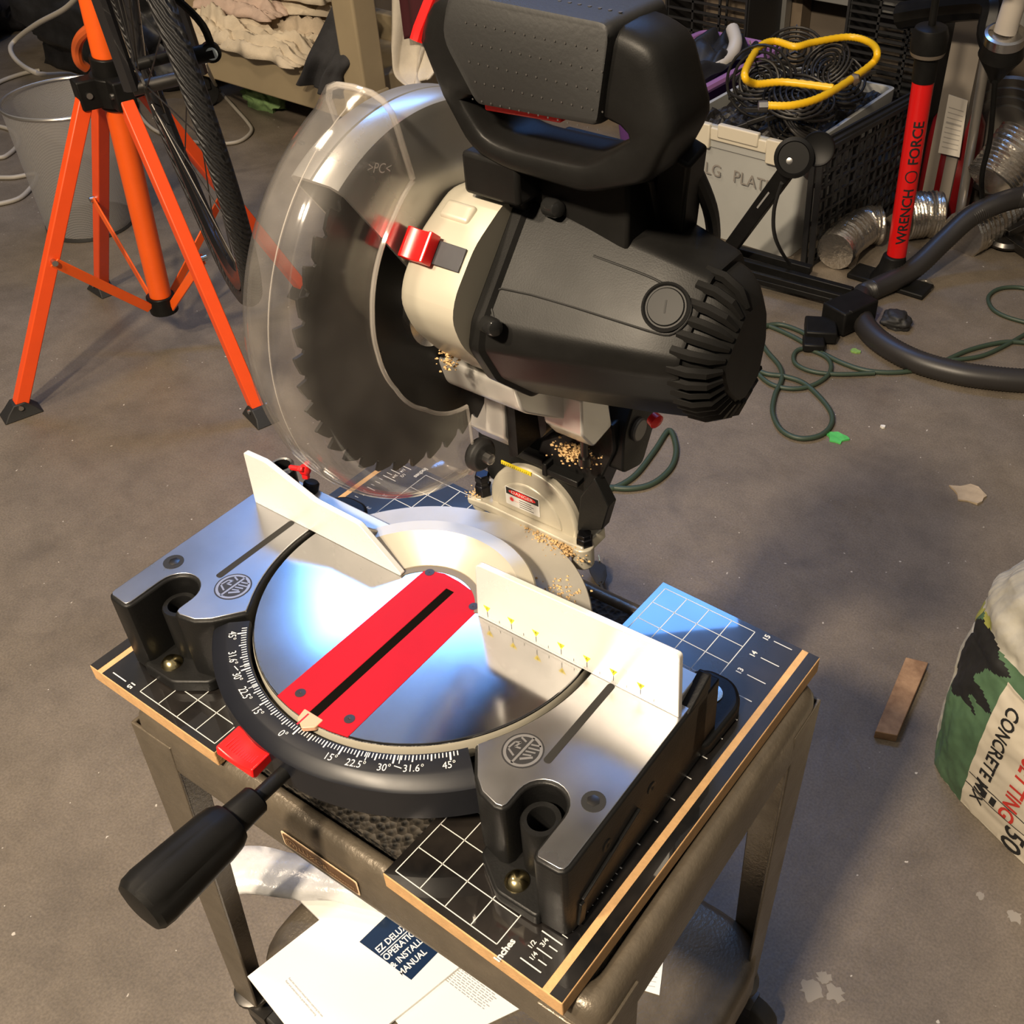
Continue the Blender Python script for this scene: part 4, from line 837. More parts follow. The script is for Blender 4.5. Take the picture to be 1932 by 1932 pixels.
# pale cable looping behind the bin, and the rest of the floor cords
def cord(name, label, pts, r, matr, cat='cord', sm=7, n=8, rf=None, group=None):
    b = B(); b.tube(pts, r, n, smooth=sm, rf=rf); return tag(obj(name, b, matr, smooth=60), label, cat, group)
GC = mat('pale_grey_cable', (.36, .33, .28), .5); GRN = mat('green_cord', (.030, .050, .032), .5)
cord('pale_cable', 'pale grey cable looping high behind the wire bin', [hit(150, -10, 1, 68), hit(120, 18, 1, 68), hit(70, 45, 1, 68), hit(30, 75, 1, 68), hit(20, 95, 1, 66), hit(38, 120, 1, 64), hit(78, 140, 1, 61)] + [gfl(150, 150, 2.5), gfl(190, 262, .3)], .33, GC)
cord('pale_cable', 'pale grey cable crossing the floor at the left edge behind bin', [gfl(-20, 165, .35), gfl(10, 150, .35), gfl(50, 137, .35), gfl(75, 133, .35)], .33, GC)
cord('pale_cable', 'pale grey cable lying in loose loops left of the bin', [gfl(-20, 235, .3), gfl(20, 245, .3), gfl(35, 270, .3), gfl(10, 295, .3), gfl(-20, 300, .3), gfl(-30, 330, .3), gfl(20, 335, .3), gfl(70, 330, .3), gfl(40, 372, .3), gfl(-20, 388, .3)], .3, GC)
cord('pale_cable', 'pale grey cable bending on the floor right of the bicycle tyre', [hit(386, 118, 1, 66), gfl(410, 165, 1.5), gfl(440, 200, .4), gfl(468, 232, .3), gfl(474, 248, .3), gfl(455, 265, .3), gfl(425, 271, .3), gfl(380, 270, .3), gfl(300, 250, .3), gfl(262, 215, .4), gfl(255, 190, .6)], .26, GC)
# ================================================================== black bags and boxes in the far left corner
def lump(name, label, cat, c, r, matr, seed=0, amp=.25, fr=1.3, flat=True, group=None, sub=5, mod=None):
    bm = bmesh.new(); bmesh.ops.create_icosphere(bm, subdivisions=sub, radius=1); c = Vector(c); b = B(); vs = []
    for v in bm.verts:
        p = v.co.copy(); k = 1 + amp * noise.fractal(p * fr + Vector((seed * 7.1, seed * 3.3, seed)), .9, 2.1, 5)
        q = Vector((math.copysign(abs(p.x) ** .75, p.x) * r[0], math.copysign(abs(p.y) ** .75, p.y) * r[1], p.z * r[2])) * k
        if flat and q.z < -r[2] * .72: q.z = -r[2] * .72
        vs.append(c + q + Vector((0, 0, r[2] * .72)))
    b.add(vs, [tuple(v.index for v in f.verts) for f in bm.faces]); bm.free(); return tag(obj(name, b, matr, smooth=60, recalc=False), label, cat, group)
DKC = mat('black_nylon', (.010, .010, .011), .55, var=.4, vs_=12, bump=.4, bs=60)
lump('duffel_bag', 'black fabric bag on the floor behind the wire bin', 'bag', (-158, 92, -HF), (20, 13, 10), DKC, 2)
lump('dark_coat', 'dark crumpled coat piled against the cabinet at the far left', 'coat', (-196, 78, -HF), (14, 15, 22), mat('dark_cloth', (.010, .009, .011), .8, var=.4, vs_=9, bump=.5, bs=50), 6, .35, 1.6)
for lab_ in ('tall dark cabinet behind the orange column',):
    q = Vector((-176, 88, 0)); b = B(); b.bb(q.x - 20, q.x + 16, q.y + 22, q.y + 40, -HF, 30); t_ = thing('storage_cabinet', lab_, 'cabinet', (q.x, q.y + 30, -HF))
    obj('body', b, mat('dark_cabinet', (.014, .013, .012), .6), t_, smooth=0, bevel=.3); b = B(); b.bb(q.x - 19, q.x - 2.2, q.y + 21.4, q.y + 22, -HF + 2, 29); obj('door', b, MT['dark_cabinet'], t_, smooth=0, bevel=.1)
    b = B(); b.bb(q.x - 1.8, q.x + 15, q.y + 21.4, q.y + 22, -HF + 2, 29); obj('door', b, MT['dark_cabinet'], t_, smooth=0, bevel=.1)
# ================================================================== beige rag cart
RC = (-96.6, 84.6)
BEI = mat('beige_plastic', (.33, .265, .165), .55, var=.06, vs_=5)
rc = thing('rag_cart', 'beige plastic utility cart loaded with rags behind the bicycle', 'cart', (-114, 97, -HF))
zlo, zhi = -22.6, -17.2
b = B(); b.bb(-134, RC[0] - 1, 84.2, 86.2, zlo, zhi); b.bb(-134, RC[0] - 1, 108, 110, zlo, zhi); b.bb(-134, -132, 85, 109, zlo, zhi); b.bb(-97.8, -95.8, 85, 109, zlo, zhi); b.bb(-133, -96.5, 85, 109, zlo + 1, zlo + 1.8); obj('lower_tray', b, BEI, rc, bevel=.25, seg=3)
for (x, y) in ((-96.6, 85.6), (-132.6, 85.6), (-96.6, 108.6), (-132.6, 108.6)):
    b = B(); b.box((x, y, -3), (3.9, 3.9, 33), taper=1.0); b.box((x, y, -20.6), (4.4, 4.4, 4.6)); lg = obj('post', b, BEI, rc, bevel=.35, seg=3)
    b = B(); b.cyl((x - .9, y, -25.6), (x + .9, y, -25.6), 2.35, n=28); b.bb(x - 1.2, x + 1.2, y - .8, y + .8, -25.4, -22.5); obj('caster', b, RUB, lg, bevel=.2)
b = B(); b.bb(-134, -95, 83.8, 110.4, 8.5, 11.5); obj('upper_tray', b, BEI, rc, bevel=.3)
CL = [mat('cream_cloth', (.62, .53, .40), .95, var=.10, vs_=18, bump=.5, bs=300), mat('sand_cloth', (.50, .41, .30), .95, var=.12, vs_=18, bump=.5, bs=300), mat('pinkish_cloth', (.58, .44, .36), .95, var=.1, vs_=18, bump=.5, bs=300), mat('charcoal_cloth', (.035, .035, .038), .95, var=.2, vs_=14, bump=.5, bs=300), mat('maroon_cloth', (.06, .008, .012), .9)]
def rag(label, c, L_, w, h, rot, matr, seed, folds=6, drop=0.0):      # a folded, crumpled cloth: closed rolled ribbon
    c = Vector(c); R = Matrix.Rotation(rot, 3, 'Z'); b = B(); nu, nv = 46, 34; rr = random.Random(seed); ph = rr.random() * 9
    def f(u, v):
        x = (u - .5) * L_; y = (v - .5) * w; rim_ = min(1, 6 * min(u, 1 - u, v, 1 - v))
        z = h * (.55 * rim_ ** .5 + .35 * noise.noise(Vector((u * 2.2 + ph, v * folds * .8, seed))) + .22 * math.sin(v * folds * 5 + 3 * noise.noise(Vector((u * 3, v * 2, seed + 3)))) * rim_)
        z += .22 * h * noise.fractal(Vector((u * 9, v * 12, seed)), .7, 2, 5)
        x += .5 * noise.noise(Vector((v * 8, seed, 1))) * 1.6; y += .9 * noise.noise(Vector((u * 7, seed, 2)))
        if drop: z -= drop * max(0, (.5 - v)) ** 1.3 * 2
        return c + R @ Vector((x, y, max(z, 0 if not drop else -99) * rim_ ** .2))
    b.grid(f, nu, nv); return tag(obj('rag', b, matr, smooth=60, recalc=False, solid=.18), label, 'rag', None)
sp = lambda px, py, h=0: gz(px, py, zhi + h) + Vector((0, .8, .35))
rags = [
 ('long cream rag spilling along front edge of the rag cart shelf', sp(470, 95), 24, 7, 2.6, .02, 0, 11, 6, 0),
 ('sand coloured rag bunched mid shelf of the rag cart', sp(560, 72), 14, 8, 3.2, .3, 1, 12, 7, 0),
 ('cream rag heaped at left end of the rag cart shelf', sp(425, 65, .5), 13, 9, 3.6, -.1, 0, 13, 5, 0),
 ('pinkish folded rag on top of the rag pile', sp(450, 22, 3), 16, 7, 2.4, .1, 2, 14, 4, 0),
 ('rolled cream rag across middle of the rag pile', sp(560, 25, 3), 17, 5, 2.6, .35, 0, 15, 3, 0),
 ('pale rag lying folded at the back of the pile', sp(520, -15, 5), 22, 9, 2.6, .15, 0, 16, 4, 0),
 ('crumpled cream rag hanging over the shelf edge by the dark towel', sp(548, 108, -.6), 8, 6, 2.2, .2, 0, 17, 5, 1.2),
 ('sand rag next to the beige corner post', sp(625, 60, 0), 8, 9, 3.4, .6, 1, 18, 5, 0)]
for (l_, c, L_, w, h, ro, mi_, sd_, fo, dr) in rags: rag(l_, c, L_, w, h, ro, CL[mi_], sd_, fo, dr)
# charcoal towel draped over the front beam
b = B(); 
tw = [(645, 8, 89, 7.5), (655, 50, 87, 3.5), (622, 90, 84.2, 0), (600, 140, 83.2, 0), (592, 180, 83.0, 0)]
tl = [hit(636, 5, 1, 90), hit(612, 60, 1, 87), hit(590, 105, 1, 83.6), hit(578, 140, 1, 83.0), hit(567, 160, 1, 82.8)]
tr_ = [hit(668, 30, 1, 90), hit(672, 70, 1, 87), hit(660, 118, 1, 83.6), hit(641, 150, 1, 83.0), hit(638, 186, 1, 82.8)]
tl = catmull(tl, 6); tr_ = catmull(tr_, 6)
b.grid(lambda u, v: tl[int(round(v * 24))].lerp(tr_[int(round(v * 24))], u) + Vector((0, -.7 * math.sin(u * 9 + v * 2) - .3 * math.sin(u * 22), .2)), 24, 24)
tag(obj('towel', b, CL[3], smooth=60, recalc=False, solid=.22), 'charcoal towel draped over front beam of the rag cart', 'towel')
# sheet and cloths hanging on the right side of the cart
tl = catmull([hit(740, -10, 1, 90.5), hit(742, 50, 1, 90), hit(742, 100, 1, 89.5), hit(748, 140, 1, 89), hit(775, 165, 1, 88.5)], 6); tr_ = catmull([hit(850, -10, 1, 95), hit(845, 40, 1, 94), hit(838, 80, 1, 93), hit(826, 112, 1, 92), hit(800, 150, 1, 90)], 6)
b = B(); b.grid(lambda u, v: tl[int(round(v * 24))].lerp(tr_[int(round(v * 24))], u) + Vector((.5 * math.sin(u * 12 + v * 3), -.6 * math.sin(u * 10 + v * 2) - .3 * math.sin(u * 22 + 4 * v), 0)), 30, 24)
tag(obj('white_sheet', b, mat('white_cloth', (.66, .60, .50), .95, var=.06, vs_=20, bump=.4, bs=200), smooth=60, recalc=False, solid=.18), 'off-white sheet hanging between beige post and saw handle', 'sheet')
b = B(); q = hit(768, 35, 1, 88); b.grid(lambda u, v: q + Vector((u * 5 - 2, 1 + .5 * math.sin(u * 9), -v * 5 + 2 + u)), 10, 10)
tag(obj('maroon_cloth', b, CL[4], smooth=60, recalc=False, solid=.15), 'dark maroon cloth tucked behind the beige post', 'cloth')
q = gfl(492, 205); lump('green_rag', 'pale green scrap under front of the rag cart', 'rag', (q.x, q.y + 1.2, -HF), (3.6, 1.8, 2.4), mat('pale_green_cloth', (.16, .26, .10), .9, var=.2, vs_=30), 4, .5, 2.0, sub=4)
q = gfl(570, 272); lump('dark_crumb', 'small black crumb on floor left of the clear guard', 'debris', (q.x, q.y, -HF), (.5, .35, .25), INK, 4, .4, 2.0, sub=3)
# ================================================================== white tote full of coil burners
TX0, TX1, TY0, TY1, TZ1 = -51.6, -36.0, 91.2, 114, -14.2
TOT = mat('translucent_tote', (.40, .405, .385), .5, var=.06, vs_=4); TOTR = mat('tote_rim', (.60, .55, .44), .5)
tote = thing('plastic_tote', 'translucent white tote with hand lettering, full of coil burners', 'tote', ((TX0 + TX1) / 2, (TY0 + TY1) / 2, -HF))
def rr4(x0, x1, y0, y1, r): return rpoly([(x0, y0), (x1, y0), (x1, y1), (x0, y1)], r, 4)
b = B(); secs = []
for (z, i_) in ((-HF + .05, 1.2), (-16.8, .2), (-16.8, .0), (-15.4, -.1), (-14.3, -.1), (-14.3, .35), (-16.8, .45), (-HF + .4, 1.45)): secs.append([(x, y, z) for x, y in rr4(TX0 + i_, TX1 - i_, TY0 + i_, TY1 - i_, .9)])
b.loft(secs); tb = obj('body', b, TOT, tote, bevel=.04)
b = B(); b.bb(TX0 - .4, TX0 + 4.0, TY0 - .5, TY0 + .3, -16.9, -14.2); b.bb(TX0 + 4.0, TX1 - 4.5, TY0 - .35, TY0 + .2, -15.9, -14.5); b.bb(TX0 + 5, TX1 - 5.5, TY0 - .55, TY0 + .2, -15.4, -13.9); b.bb(TX1 - 4.5, TX1 + .4, TY0 - .5, TY0 + .3, -16.9, -14.2)
obj('rim', b, TOTR, tote, bevel=.15)
b = B(); fn = plane_fn((-48.3, TY0 + .20, -19.4), (1, 0, 0), (0, .08, 1)); addtext(b, 'LG   PLATES', 1.9, lambda x, y: fn(x, y) + Vector((0, -.14, -.03 * x)), align='LEFT', sq=.95); obj('marker_lettering', b, mat('faded_marker', (.22, .20, .18), .7), tb, smooth=0, recalc=False)
IRON = mat('burner_black', (.030, .028, .026), .45, .4, var=.3, vs_=30)
def burner(c, R_, rot, label):
    b = B(); c = Vector(c); c.y = min(max(c.y, TY0 + R_ * .9 + .6), TY1 - R_ * .9); c.x = min(max(c.x, TX0 + R_ * .85 + .5), TX1 - R_ * .8); pts = []
    for i in range(130):
        t = i / 129; a = t * 2 * PI * 5; r = .5 + (R_ - .5) * t; pts.append(c + rot @ Vector((r * math.cos(a), r * math.sin(a), .05)))
    t_ = None; b.tube(pts, .17, 6); o = tag(obj('coil_burner', b, IRON, smooth=60), label, 'burner', 'coil burners piled in the tote')
    b = B()
    for k in range(3):
        a = 2 * PI * k / 3; d = rot @ Vector((math.cos(a), math.sin(a), 0)); b.bar(c - (rot @ Vector((0, 0, .28))), c + d * R_ * 1.05 - (rot @ Vector((0, 0, .28))), .12, .3, rot @ Vector((0, 0, 1)))
    obj('support_bracket', b, IRON, o); return o
E_ = lambda x, y, z: Matrix.Rotation(z, 3, 'Z') @ Matrix.Rotation(y, 3, 'Y') @ Matrix.Rotation(x, 3, 'X')
bl = [((1365, 190), -10, 4.0, (1.25, .1, .35), 'coil burner standing upright at left of the tote'), ((1440, 150), -10.5, 4.3, (.25, -.1, 0), 'large coil burner under left end of yellow hose loop'), ((1500, 95), -10.5, 3.8, (.5, .2, 0), 'coil burner at the back inside the yellow loop'), ((1450, 215), -11, 3.6, (.3, .1, .2), 'coil burner below the silver end of yellow hose'), ((1530, 185), -11, 3.8, (.2, .35, 0), 'coil burner right of the silver hose end'), ((1450, 255), -13, 2.8, (.9, 0, .3), 'small coil burner at front rim of the tote'), ((1600, 150), -11, 3.4, (.4, .5, 0), 'coil burner below right end of yellow loop'), ((1560, 120), -10, 3.2, (.7, -.3, 0), 'coil burner in middle of the yellow loop'), ((1510, 240), -13.2, 3.0, (.2, .6, .5), 'coil burner beside the black arm disc')]
for (px, z, R_, e, l_) in bl: burner(gz(*px, z), R_, E_(*e), l_)
GR_ = random.Random(5)
for i in range(16):       # grate bars and tubes filling the tote
    px = (GR_.uniform(1400, 1690), GR_.uniform(110, 270)); c = gz(*px, -13.6 + GR_.random() * 1.6)
    c.y = min(max(c.y, TY0 + 3), TY1 - 4); c.x = max(c.x, TX0 + 3)
    if c.x > TX1 - 2: c.x = TX1 - 2 - GR_.random() * 5
    a = GR_.uniform(0, PI); d = Vector((math.cos(a), math.sin(a), GR_.uniform(-.15, .35))); L_ = GR_.uniform(2, 3.6); b = B(); b.bar(c - d * L_, c + d * L_, .35, .5)
    tag(obj('stove_bar', b, IRON, bevel=.06), 'black stove bar jumbled among the coil burners in tote', 'bar', 'black bars jumbled in the tote')
b = B(); b.grid(lambda u, v: Vector((TX0 + 1 + u * (TX1 - TX0 - 2), TY0 + 1.2 + v * (TY1 - TY0 - 2), -15.2 + 1.4 * noise.noise(Vector((u * 7, v * 9, 2))) + .6 * noise.noise(Vector((u * 25, v * 30, 5))))), 40, 50); tag(obj('scrap_parts', b, mat('dark_scrap', (.020, .018, .016), .5, .3, var=.5, vs_=60, bump=1, bs=120), smooth=0, recalc=False), 'dark metal scraps filling the tote under the burners', 'scrap', kind='stuff')
# yellow gas hose
YH = [(1448, 199), (1500, 198), (1560, 178), (1640, 125), (1655, 100), (1640, 80), (1600, 70), (1535, 80), (1500, 88), (1460, 78), (1430, 92), (1405, 140), (1425, 158), (1480, 155), (1572, 166)]
yp = [gz(x, y, -8.6 + (1.2 if 3 < i < 12 else 0)) for i, (x, y) in enumerate(YH)]
yh = cord('gas_hose', 'yellow corrugated gas hose looped on top of the burners', yp, .42, mat('yellow_hose', (.85, .50, .01), .35), 'hose', sm=14, n=10, rf=lambda i, K: .42 if i % 2 else .37)
b = B(); e_ = (yp[0] - yp[1]).normalized(); b.cyl(yp[0], yp[0] + e_ * .9, .48, n=6); obj('hose_fitting', b, STEEL, yh)
b = B(); b.tube([gz(x, y, -9.4) for x, y in ((1590, 158), (1610, 148), (1636, 132))], .5, 8); b.lathe([(.5, 0), (.7, .3), (.4, .9)], gz(1606, 152, -8.9), (1, .3, .4), 10)
tag(obj('pipe_fitting', b, mat('tarnished_brass', (.45, .36, .26), .3, .9), smooth=40), 'shiny pipe fitting beside the yellow hose crossing', 'fitting')
# black lattice crate panel beside the tote
def lattice(b, P0, U, V, nu, nv, r, frame=.5):
    P0, U, V = Vector(P0), Vector(U), Vector(V)
    for i in range(nu + 1): p = P0 + U * i / nu; b.bar(p, p + V, r * (2.2 if i in (0, nu) else 1), r, U)
    for j in range(nv + 1): p = P0 + V * j / nv; b.bar(p, p + U, r, r * (2.2 if j in (0, nv) else 1), V)
BCR = mat('black_crate_plastic', (.014, .014, .015), .5)
b = B(); x_ = -34.2; lattice(b, (x_, 92.2, -HF + .2), (2.0, 22, 0), (-.4, 0, 13.3), 14, 9, .30); lattice(b, (x_ - .9, 92.2, -HF + .2), (2.0, 22, 0), (-.4, 0, 13.3), 5, 3, .30); b.bar((x_ - .6, 92, -14.7), (x_ + 1.4, 114.2, -14.7), 1.2, .5)
tag(obj('lattice_crate', b, BCR, smooth=0), 'black lattice crate folded flat against right side of the white tote', 'crate')
# black slatted crates farther back and bin, cardboard
b = B(); q = gfl(1250, 230); cx0, cy0 = q.x - 14, q.y + 26
for (px0, px1, zb0, zt0, y_, l_) in ((1255, 1400, -27, 4, 132 - 14, 'tall black slatted crate standing behind the purple bin'), (1585, 1760, -18, 5, 116, 'black slatted crate behind the red pump')):
    a0 = hit(px0, 150, 1, y_); a1 = hit(px1, 150, 1, y_); b = B(); lattice(b, (a0.x, y_, zb0), (a1.x - a0.x, 0, 0), (0, 0, zt0 - zb0), 3, 26, .28); lattice(b, (a0.x, y_ + 9, zb0), (a1.x - a0.x, 0, 0), (0, 0, zt0 - zb0), 3, 20, .28); b.bb(a0.x - .3, a0.x + .3, y_, y_ + 9, zb0, zt0); b.bb(a1.x - .3, a1.x + .3, y_, y_ + 9, zb0, zt0); b.bb(a0.x, a1.x, y_, y_ + 9, zb0 - .4, zb0); 
    if zb0 > -26: b.bb(a0.x, a0.x + 1.5, y_ + 1, y_ + 8, -HF, zb0 - .4); b.bb(a1.x - 1.5, a1.x, y_ + 1, y_ + 8, -HF, zb0 - .4)
    else: b.bb(a0.x, a1.x, y_, y_ + 9, -HF, zb0)
    tag(obj('slatted_crate', b, BCR, smooth=0), l_, 'crate')
CARD = mat('cardboard', (.30, .215, .12), .8, var=.08, vs_=10)
a0 = hit(1060, 5, 1, 116); b = B(); b.bb(a0.x - 10, a0.x + 9.5, 116, 126, -HF, a0.z + .6)
crd2 = thing('cardboard_box', 'tan cardboard box behind the saw handle', 'box', (a0.x, 121, -HF)); obj('body', b, CARD, crd2, smooth=0)
a1 = hit(1120, 20, 1, 115); a2 = hit(1190, 35, 1, 115); b = B(); b.loft([[(a1.x - 4, 115.5, a0.z + .5), (a2.x, 115.5, a0.z + .5), (a2.x, 115.6, a0.z + .4), (a1.x - 4, 115.6, a0.z + .4)], [(a1.x - 4, 112.4, a0.z - 2.0), (a2.x + .5, 112.4, a0.z - 2.4), (a2.x + .5, 112.5, a0.z - 2.5), (a1.x - 4, 112.5, a0.z - 2.1)]]); obj('flap', b, CARD, crd2, smooth=0)
b = B(); a3 = hit(1390, 50, 1, 131); b.bb(a3.x - 7, a3.x + 11, 129, 131.8, -HF, 10); tag(obj('brown_board', b, mat('brown_board', (.16, .12, .08), .8), smooth=0), 'brown board leaning on the wall above the tote', 'board')
b = B(); s0 = hit(1478, 0, 1, 128); b.bb(s0.x - 1.0, s0.x + 1.0, 127, 128.6, -HF, 30)
for k in range(24): b.bb(s0.x - .35, s0.x + .35, 126.96, 127, -26 + k * 2.2, -25 + k * 2.2, )
tag(obj('slotted_upright', b, mat('galvanised', (.32, .32, .31), .4, .6), smooth=0), 'grey slotted steel shelf upright against the back wall', 'upright')
b = B(); s1 = hit(1600, 12, 1, 126); b.bb(s1.x - 9, s1.x + 40, 126, 131.5, s1.z, s1.z + 3); tag(obj('shelf_board', b, mat('grey_shelf', (.22, .22, .21), .5, .3), smooth=0, bevel=.1), 'grey shelf board above the slatted crate and pump', 'shelf')
# purple bin and pale pipe
PUR = mat('purple_plastic', (.10, .035, .16), .4); pb = thing('purple_bin', 'purple plastic bin behind the saw motor and tote', 'bin', (-58.5, 103, -HF))
b = B(); secs = []
for (z, i_) in ((-HF + .05, 1.5), (-13.5, .3), (-13.5, .9), (-HF + .6, 2.1)): secs.append([(x, y, z) for x, y in rr4(-64, -53.0, 94, 116, 1.5)] if 0 else [(x, y, z) for x, y in rr4(-64 + i_, -53.0 - i_, 94 + i_, 116 - i_, 1.2)])
b.loft(secs); obj('body', b, PUR, pb, bevel=.05)
b = B(); b.grid(lambda u, v: Vector((-62.6 + 8.2 * u, 95.5 + 19 * v, -13.4 + 3.2 * abs(noise.noise(Vector((u * 4, v * 4, 1)))))), 30, 30); tag(obj('bin_shade_sheet', b, DKC, smooth=60, recalc=False), 'dark sheet added for the shaded inside of the purple bin', 'filler')  # dark surface added where the inside of the bin is only in shade
b = B(); b.tube([(x, y, -13.4) for x, y in rr4(-64.2, -52.8, 93.8, 116.2, 1.5)], .55, 8, closed=True); obj('rim', b, mat('pale_purple', (.30, .14, .34), .4), pb)
cord('white_pipe', 'pale bent plastic pipe resting on the purple bin', [hit(1322, 150, 1, 104), hit(1350, 128, 1, 106), hit(1378, 105, 1, 109), hit(1388, 80, 1, 111), hit(1382, 55, 1, 113)], .85, mat('pale_pipe', (.50, .47, .42), .45), 'pipe', sm=6, n=12)
# ================================================================== folded black bike trainer with disc
tr0 = thing('bike_trainer', 'black folding bike trainer frame with round disc before the tote', 'trainer', (-34, 83, -HF))
A_ = gfl(1350, 500, 1.2); A2 = gfl(1600, 565, 1.2); T_ = hit(1498, 305, 1, 78)
b = B(); b.bar(A_ + Vector((.8, -.4, .8)), T_, 1.5, 1.3, (0, 1, 0)); obj('raised_arm', b, BPL, tr0, bevel=.12)
b = B(); ra = (T_ - A_).normalized(); c_ = A_.lerp(T_, .62); line(b, c_ + Vector((0, -.75, .0)), c_ + ra * 3 + Vector((0, -.75, 0)), .18, (0, 1, 0)); obj('arm_marking', b, GREY, tr0, smooth=0, recalc=False)
b = B(); dn = Vector((.35, -.85, .3)).normalized(); b.lathe([(1.75, -.35), (1.85, -.1), (1.85, .2), (1.5, .35), (1.4, .2), (0, .2)], T_ + Vector((.2, -.5, .6)), dn, 36); b.lathe([(1.5, -.25), (1.6, 0), (1.5, .2), (1.3, .1), (0, .1)], T_ + Vector((1.7, 1.2, 1.2)), dn, 30); dsc = obj('resistance_disc', b, mat('gloss_black', (.006, .006, .006), .45, spec=.2), tr0)
b = B(); b.lathe([(.3, 0), (.3, .15), (0, .2)], T_ + Vector((-.2, -.5, .2)) + dn * .35, dn, 12); obj('disc_bolt', b, STEEL, dsc)
b = B(); b.bar(A_, A2, 2.6, .6); b.bar(A_ + Vector((0, .9, .7)), A2 + Vector((0, .9, .5)), .8, .9); b.bar(A_ + Vector((0, -.9, .6)), A2 + Vector((0, -.9, .5)), .5, .7); b.bar(A_ + Vector((0, 2.2, 1.3)), A2.lerp(A_, .35) + Vector((0, 2.4, 1.0)), .9, .9); b.box(A_ + Vector((0, 0, .6)), (3, 4.4, 2)); obj('base_rails', b, BPL, tr0, bevel=.1)
b = B(); g_ = gfl(1590, 600, 1.2); b.box(g_ + Vector((.3, .8, .4)), (3.2, 5, 2.6), Matrix.Rotation(-.3, 3, 'Z')); b.box(gfl(1548, 622, .9), (3.2, 3.4, 1.3), Matrix.Rotation(.5, 3, 'Z')); b.box(gfl(1535, 648, .6), (2.2, 2.2, .9), Matrix.Rotation(.5, 3, 'Z')); obj('foot_block', b, BPL, tr0, bevel=.2)
cord('thin_cable', 'thin black cable drooping from the trainer disc to its foot', [hit(1475, 345, 1, 78), hit(1460, 400, 1, 80), hit(1465, 455, 1, 82), gfl(1500, 510, 1.5), gfl(1560, 560, 1.2), gfl(1605, 590, 2.8)], .2, RUB, sm=8)
cord('black_hose', 'black rubber hose end curving under the saw motor', [hit(1195, 440, 1, 84), gfl(1230, 452, 1.4), gfl(1270, 450, 1.4), gfl(1300, 470, 1.2), gfl(1312, 500, 1.0), gfl(1305, 530, .9)], .85, RUB, 'hose', sm=7, n=12)
# ================================================================== ducting, pump, tubes at the right
FOIL = mat('foil_duct', (.60, .56, .50), .24, .95, bump=.9, bs=90)
def duct(label, pts, r, n=16):
    b = B(); b.tube(pts, r, n, smooth=12, rf=lambda i, K: r * (1 + .05 * (i % 2)) * (1 + .05 * noise.noise(Vector((i * .3, 0, r))))); return tag(obj('foil_duct', b, FOIL, smooth=25), label, 'duct')
d1 = duct('short crumpled foil duct elbow on the floor left of the red pump', [gfl(1575, 475, 2.2), gfl(1598, 450, 2.4), gfl(1630, 428, 2.4), gfl(1660, 425, 2.4)], 2.15)
b = B(); b.loft([[gfl(1590, 500, .3), gfl(1612, 510, .1), gfl(1625, 470, .6)], [gfl(1590, 500, .35), gfl(1612, 510, .15), gfl(1625, 470, .65)]]); obj('torn_foil', b, FOIL, d1, smooth=0)
duct('foil duct running on the floor behind the red pump', [gfl(1705, 410, 2.4), gfl(1740, 405, 2.5), gfl(1775, 405, 2.5)], 2.6)
duct('foil duct behind the black vacuum hose at right edge', [gfl(1815, 445, 2), gfl(1860, 420, 2.2), gfl(1905, 398, 2.4), gfl(1950, 385, 2.6)], 2.6)
duct('foil duct rising along the right edge of the scene', [hit(1870, 345, 1, 108), hit(1900, 305, 1, 110), hit(1935, 260, 1, 112)], 3.0)
P0 = gfl(1678, 535); pu = thing('floor_pump', 'red bicycle floor pump with black lettering on its barrel', 'pump', (P0.x, P0.y, -HF))
pb0 = hit(1690, 490, 1, P0.y + .3); pt0 = hit(1742, 152, 1, P0.y - 1.5); ax_ = (pt0 - pb0).normalized()
b = B(); b.cyl(pb0, pt0, 1.05, n=32); brl = obj('barrel', b, mat('red_barrel', (.62, .008, .008), .25), pu)
b = B(); b.cyl(pt0, pt0 + ax_ * 2.6, 1.15, n=28); b.lathe([(1.3, 2.4), (1.7, 2.9), (1.75, 4.2), (1.5, 5), (1.0, 5.2)], pt0, ax_, 28); obj('cap', b, BPL, pu, bevel=.05)
b = B(); b.lathe([(1.55, 0), (1.7, .4), (1.55, .8)], pt0 + ax_ * 2.5, ax_, 28, cap=False); obj('metal_collar', b, mat('dull_collar', (.35, .30, .24), .4, .7), pu)
b = B(); b.cyl(pt0 + ax_ * 5, pt0 + ax_ * 12, .35); b.cyl(pt0 + ax_ * 11.5 - Vector((5.5, 1, 0)), pt0 + ax_ * 11.5 + Vector((5.5, 1, 0)), .8); obj('plunger_handle', b, BPL, pu, bevel=.1)
b = B(); b.lathe([(1.2, 3.2), (1.5, 1.8), (2.2, .5), (2.3, 0)], (P0.x, P0.y, -HF + .3), (0, 0, 1), 28); b.bb(P0.x - 4.5, P0.x + 4.5, P0.y - 1.6, P0.y + 1.6, -HF + .02, -HF + .6); b.cyl((P0.x, P0.y, -HF + 2), pb0 + ax_ * .2, 1.4, 1.2); obj('base', b, BPL, pu, bevel=.15)
vt = (CAM - (pb0 + pt0) / 2); vt = (vt - ax_ * vt.dot(ax_)).normalized(); sdv = ax_.cross(vt)
b = B(); Lb = (pt0 - pb0).length
def onbar(u, w): return pb0 + ax_ * u + (vt * math.cos(w) + sdv * math.sin(w)) * 1.07      # wraps round the barrel
for (s_, u0) in (('WRENCH', Lb * .29), ('FORCE', Lb * .70)): addtext(b, s_, 1.5, lambda x, y: onbar(u0 + x, -(y / 1.07) + .30), sq=.98, bold=.02, fine=.25)
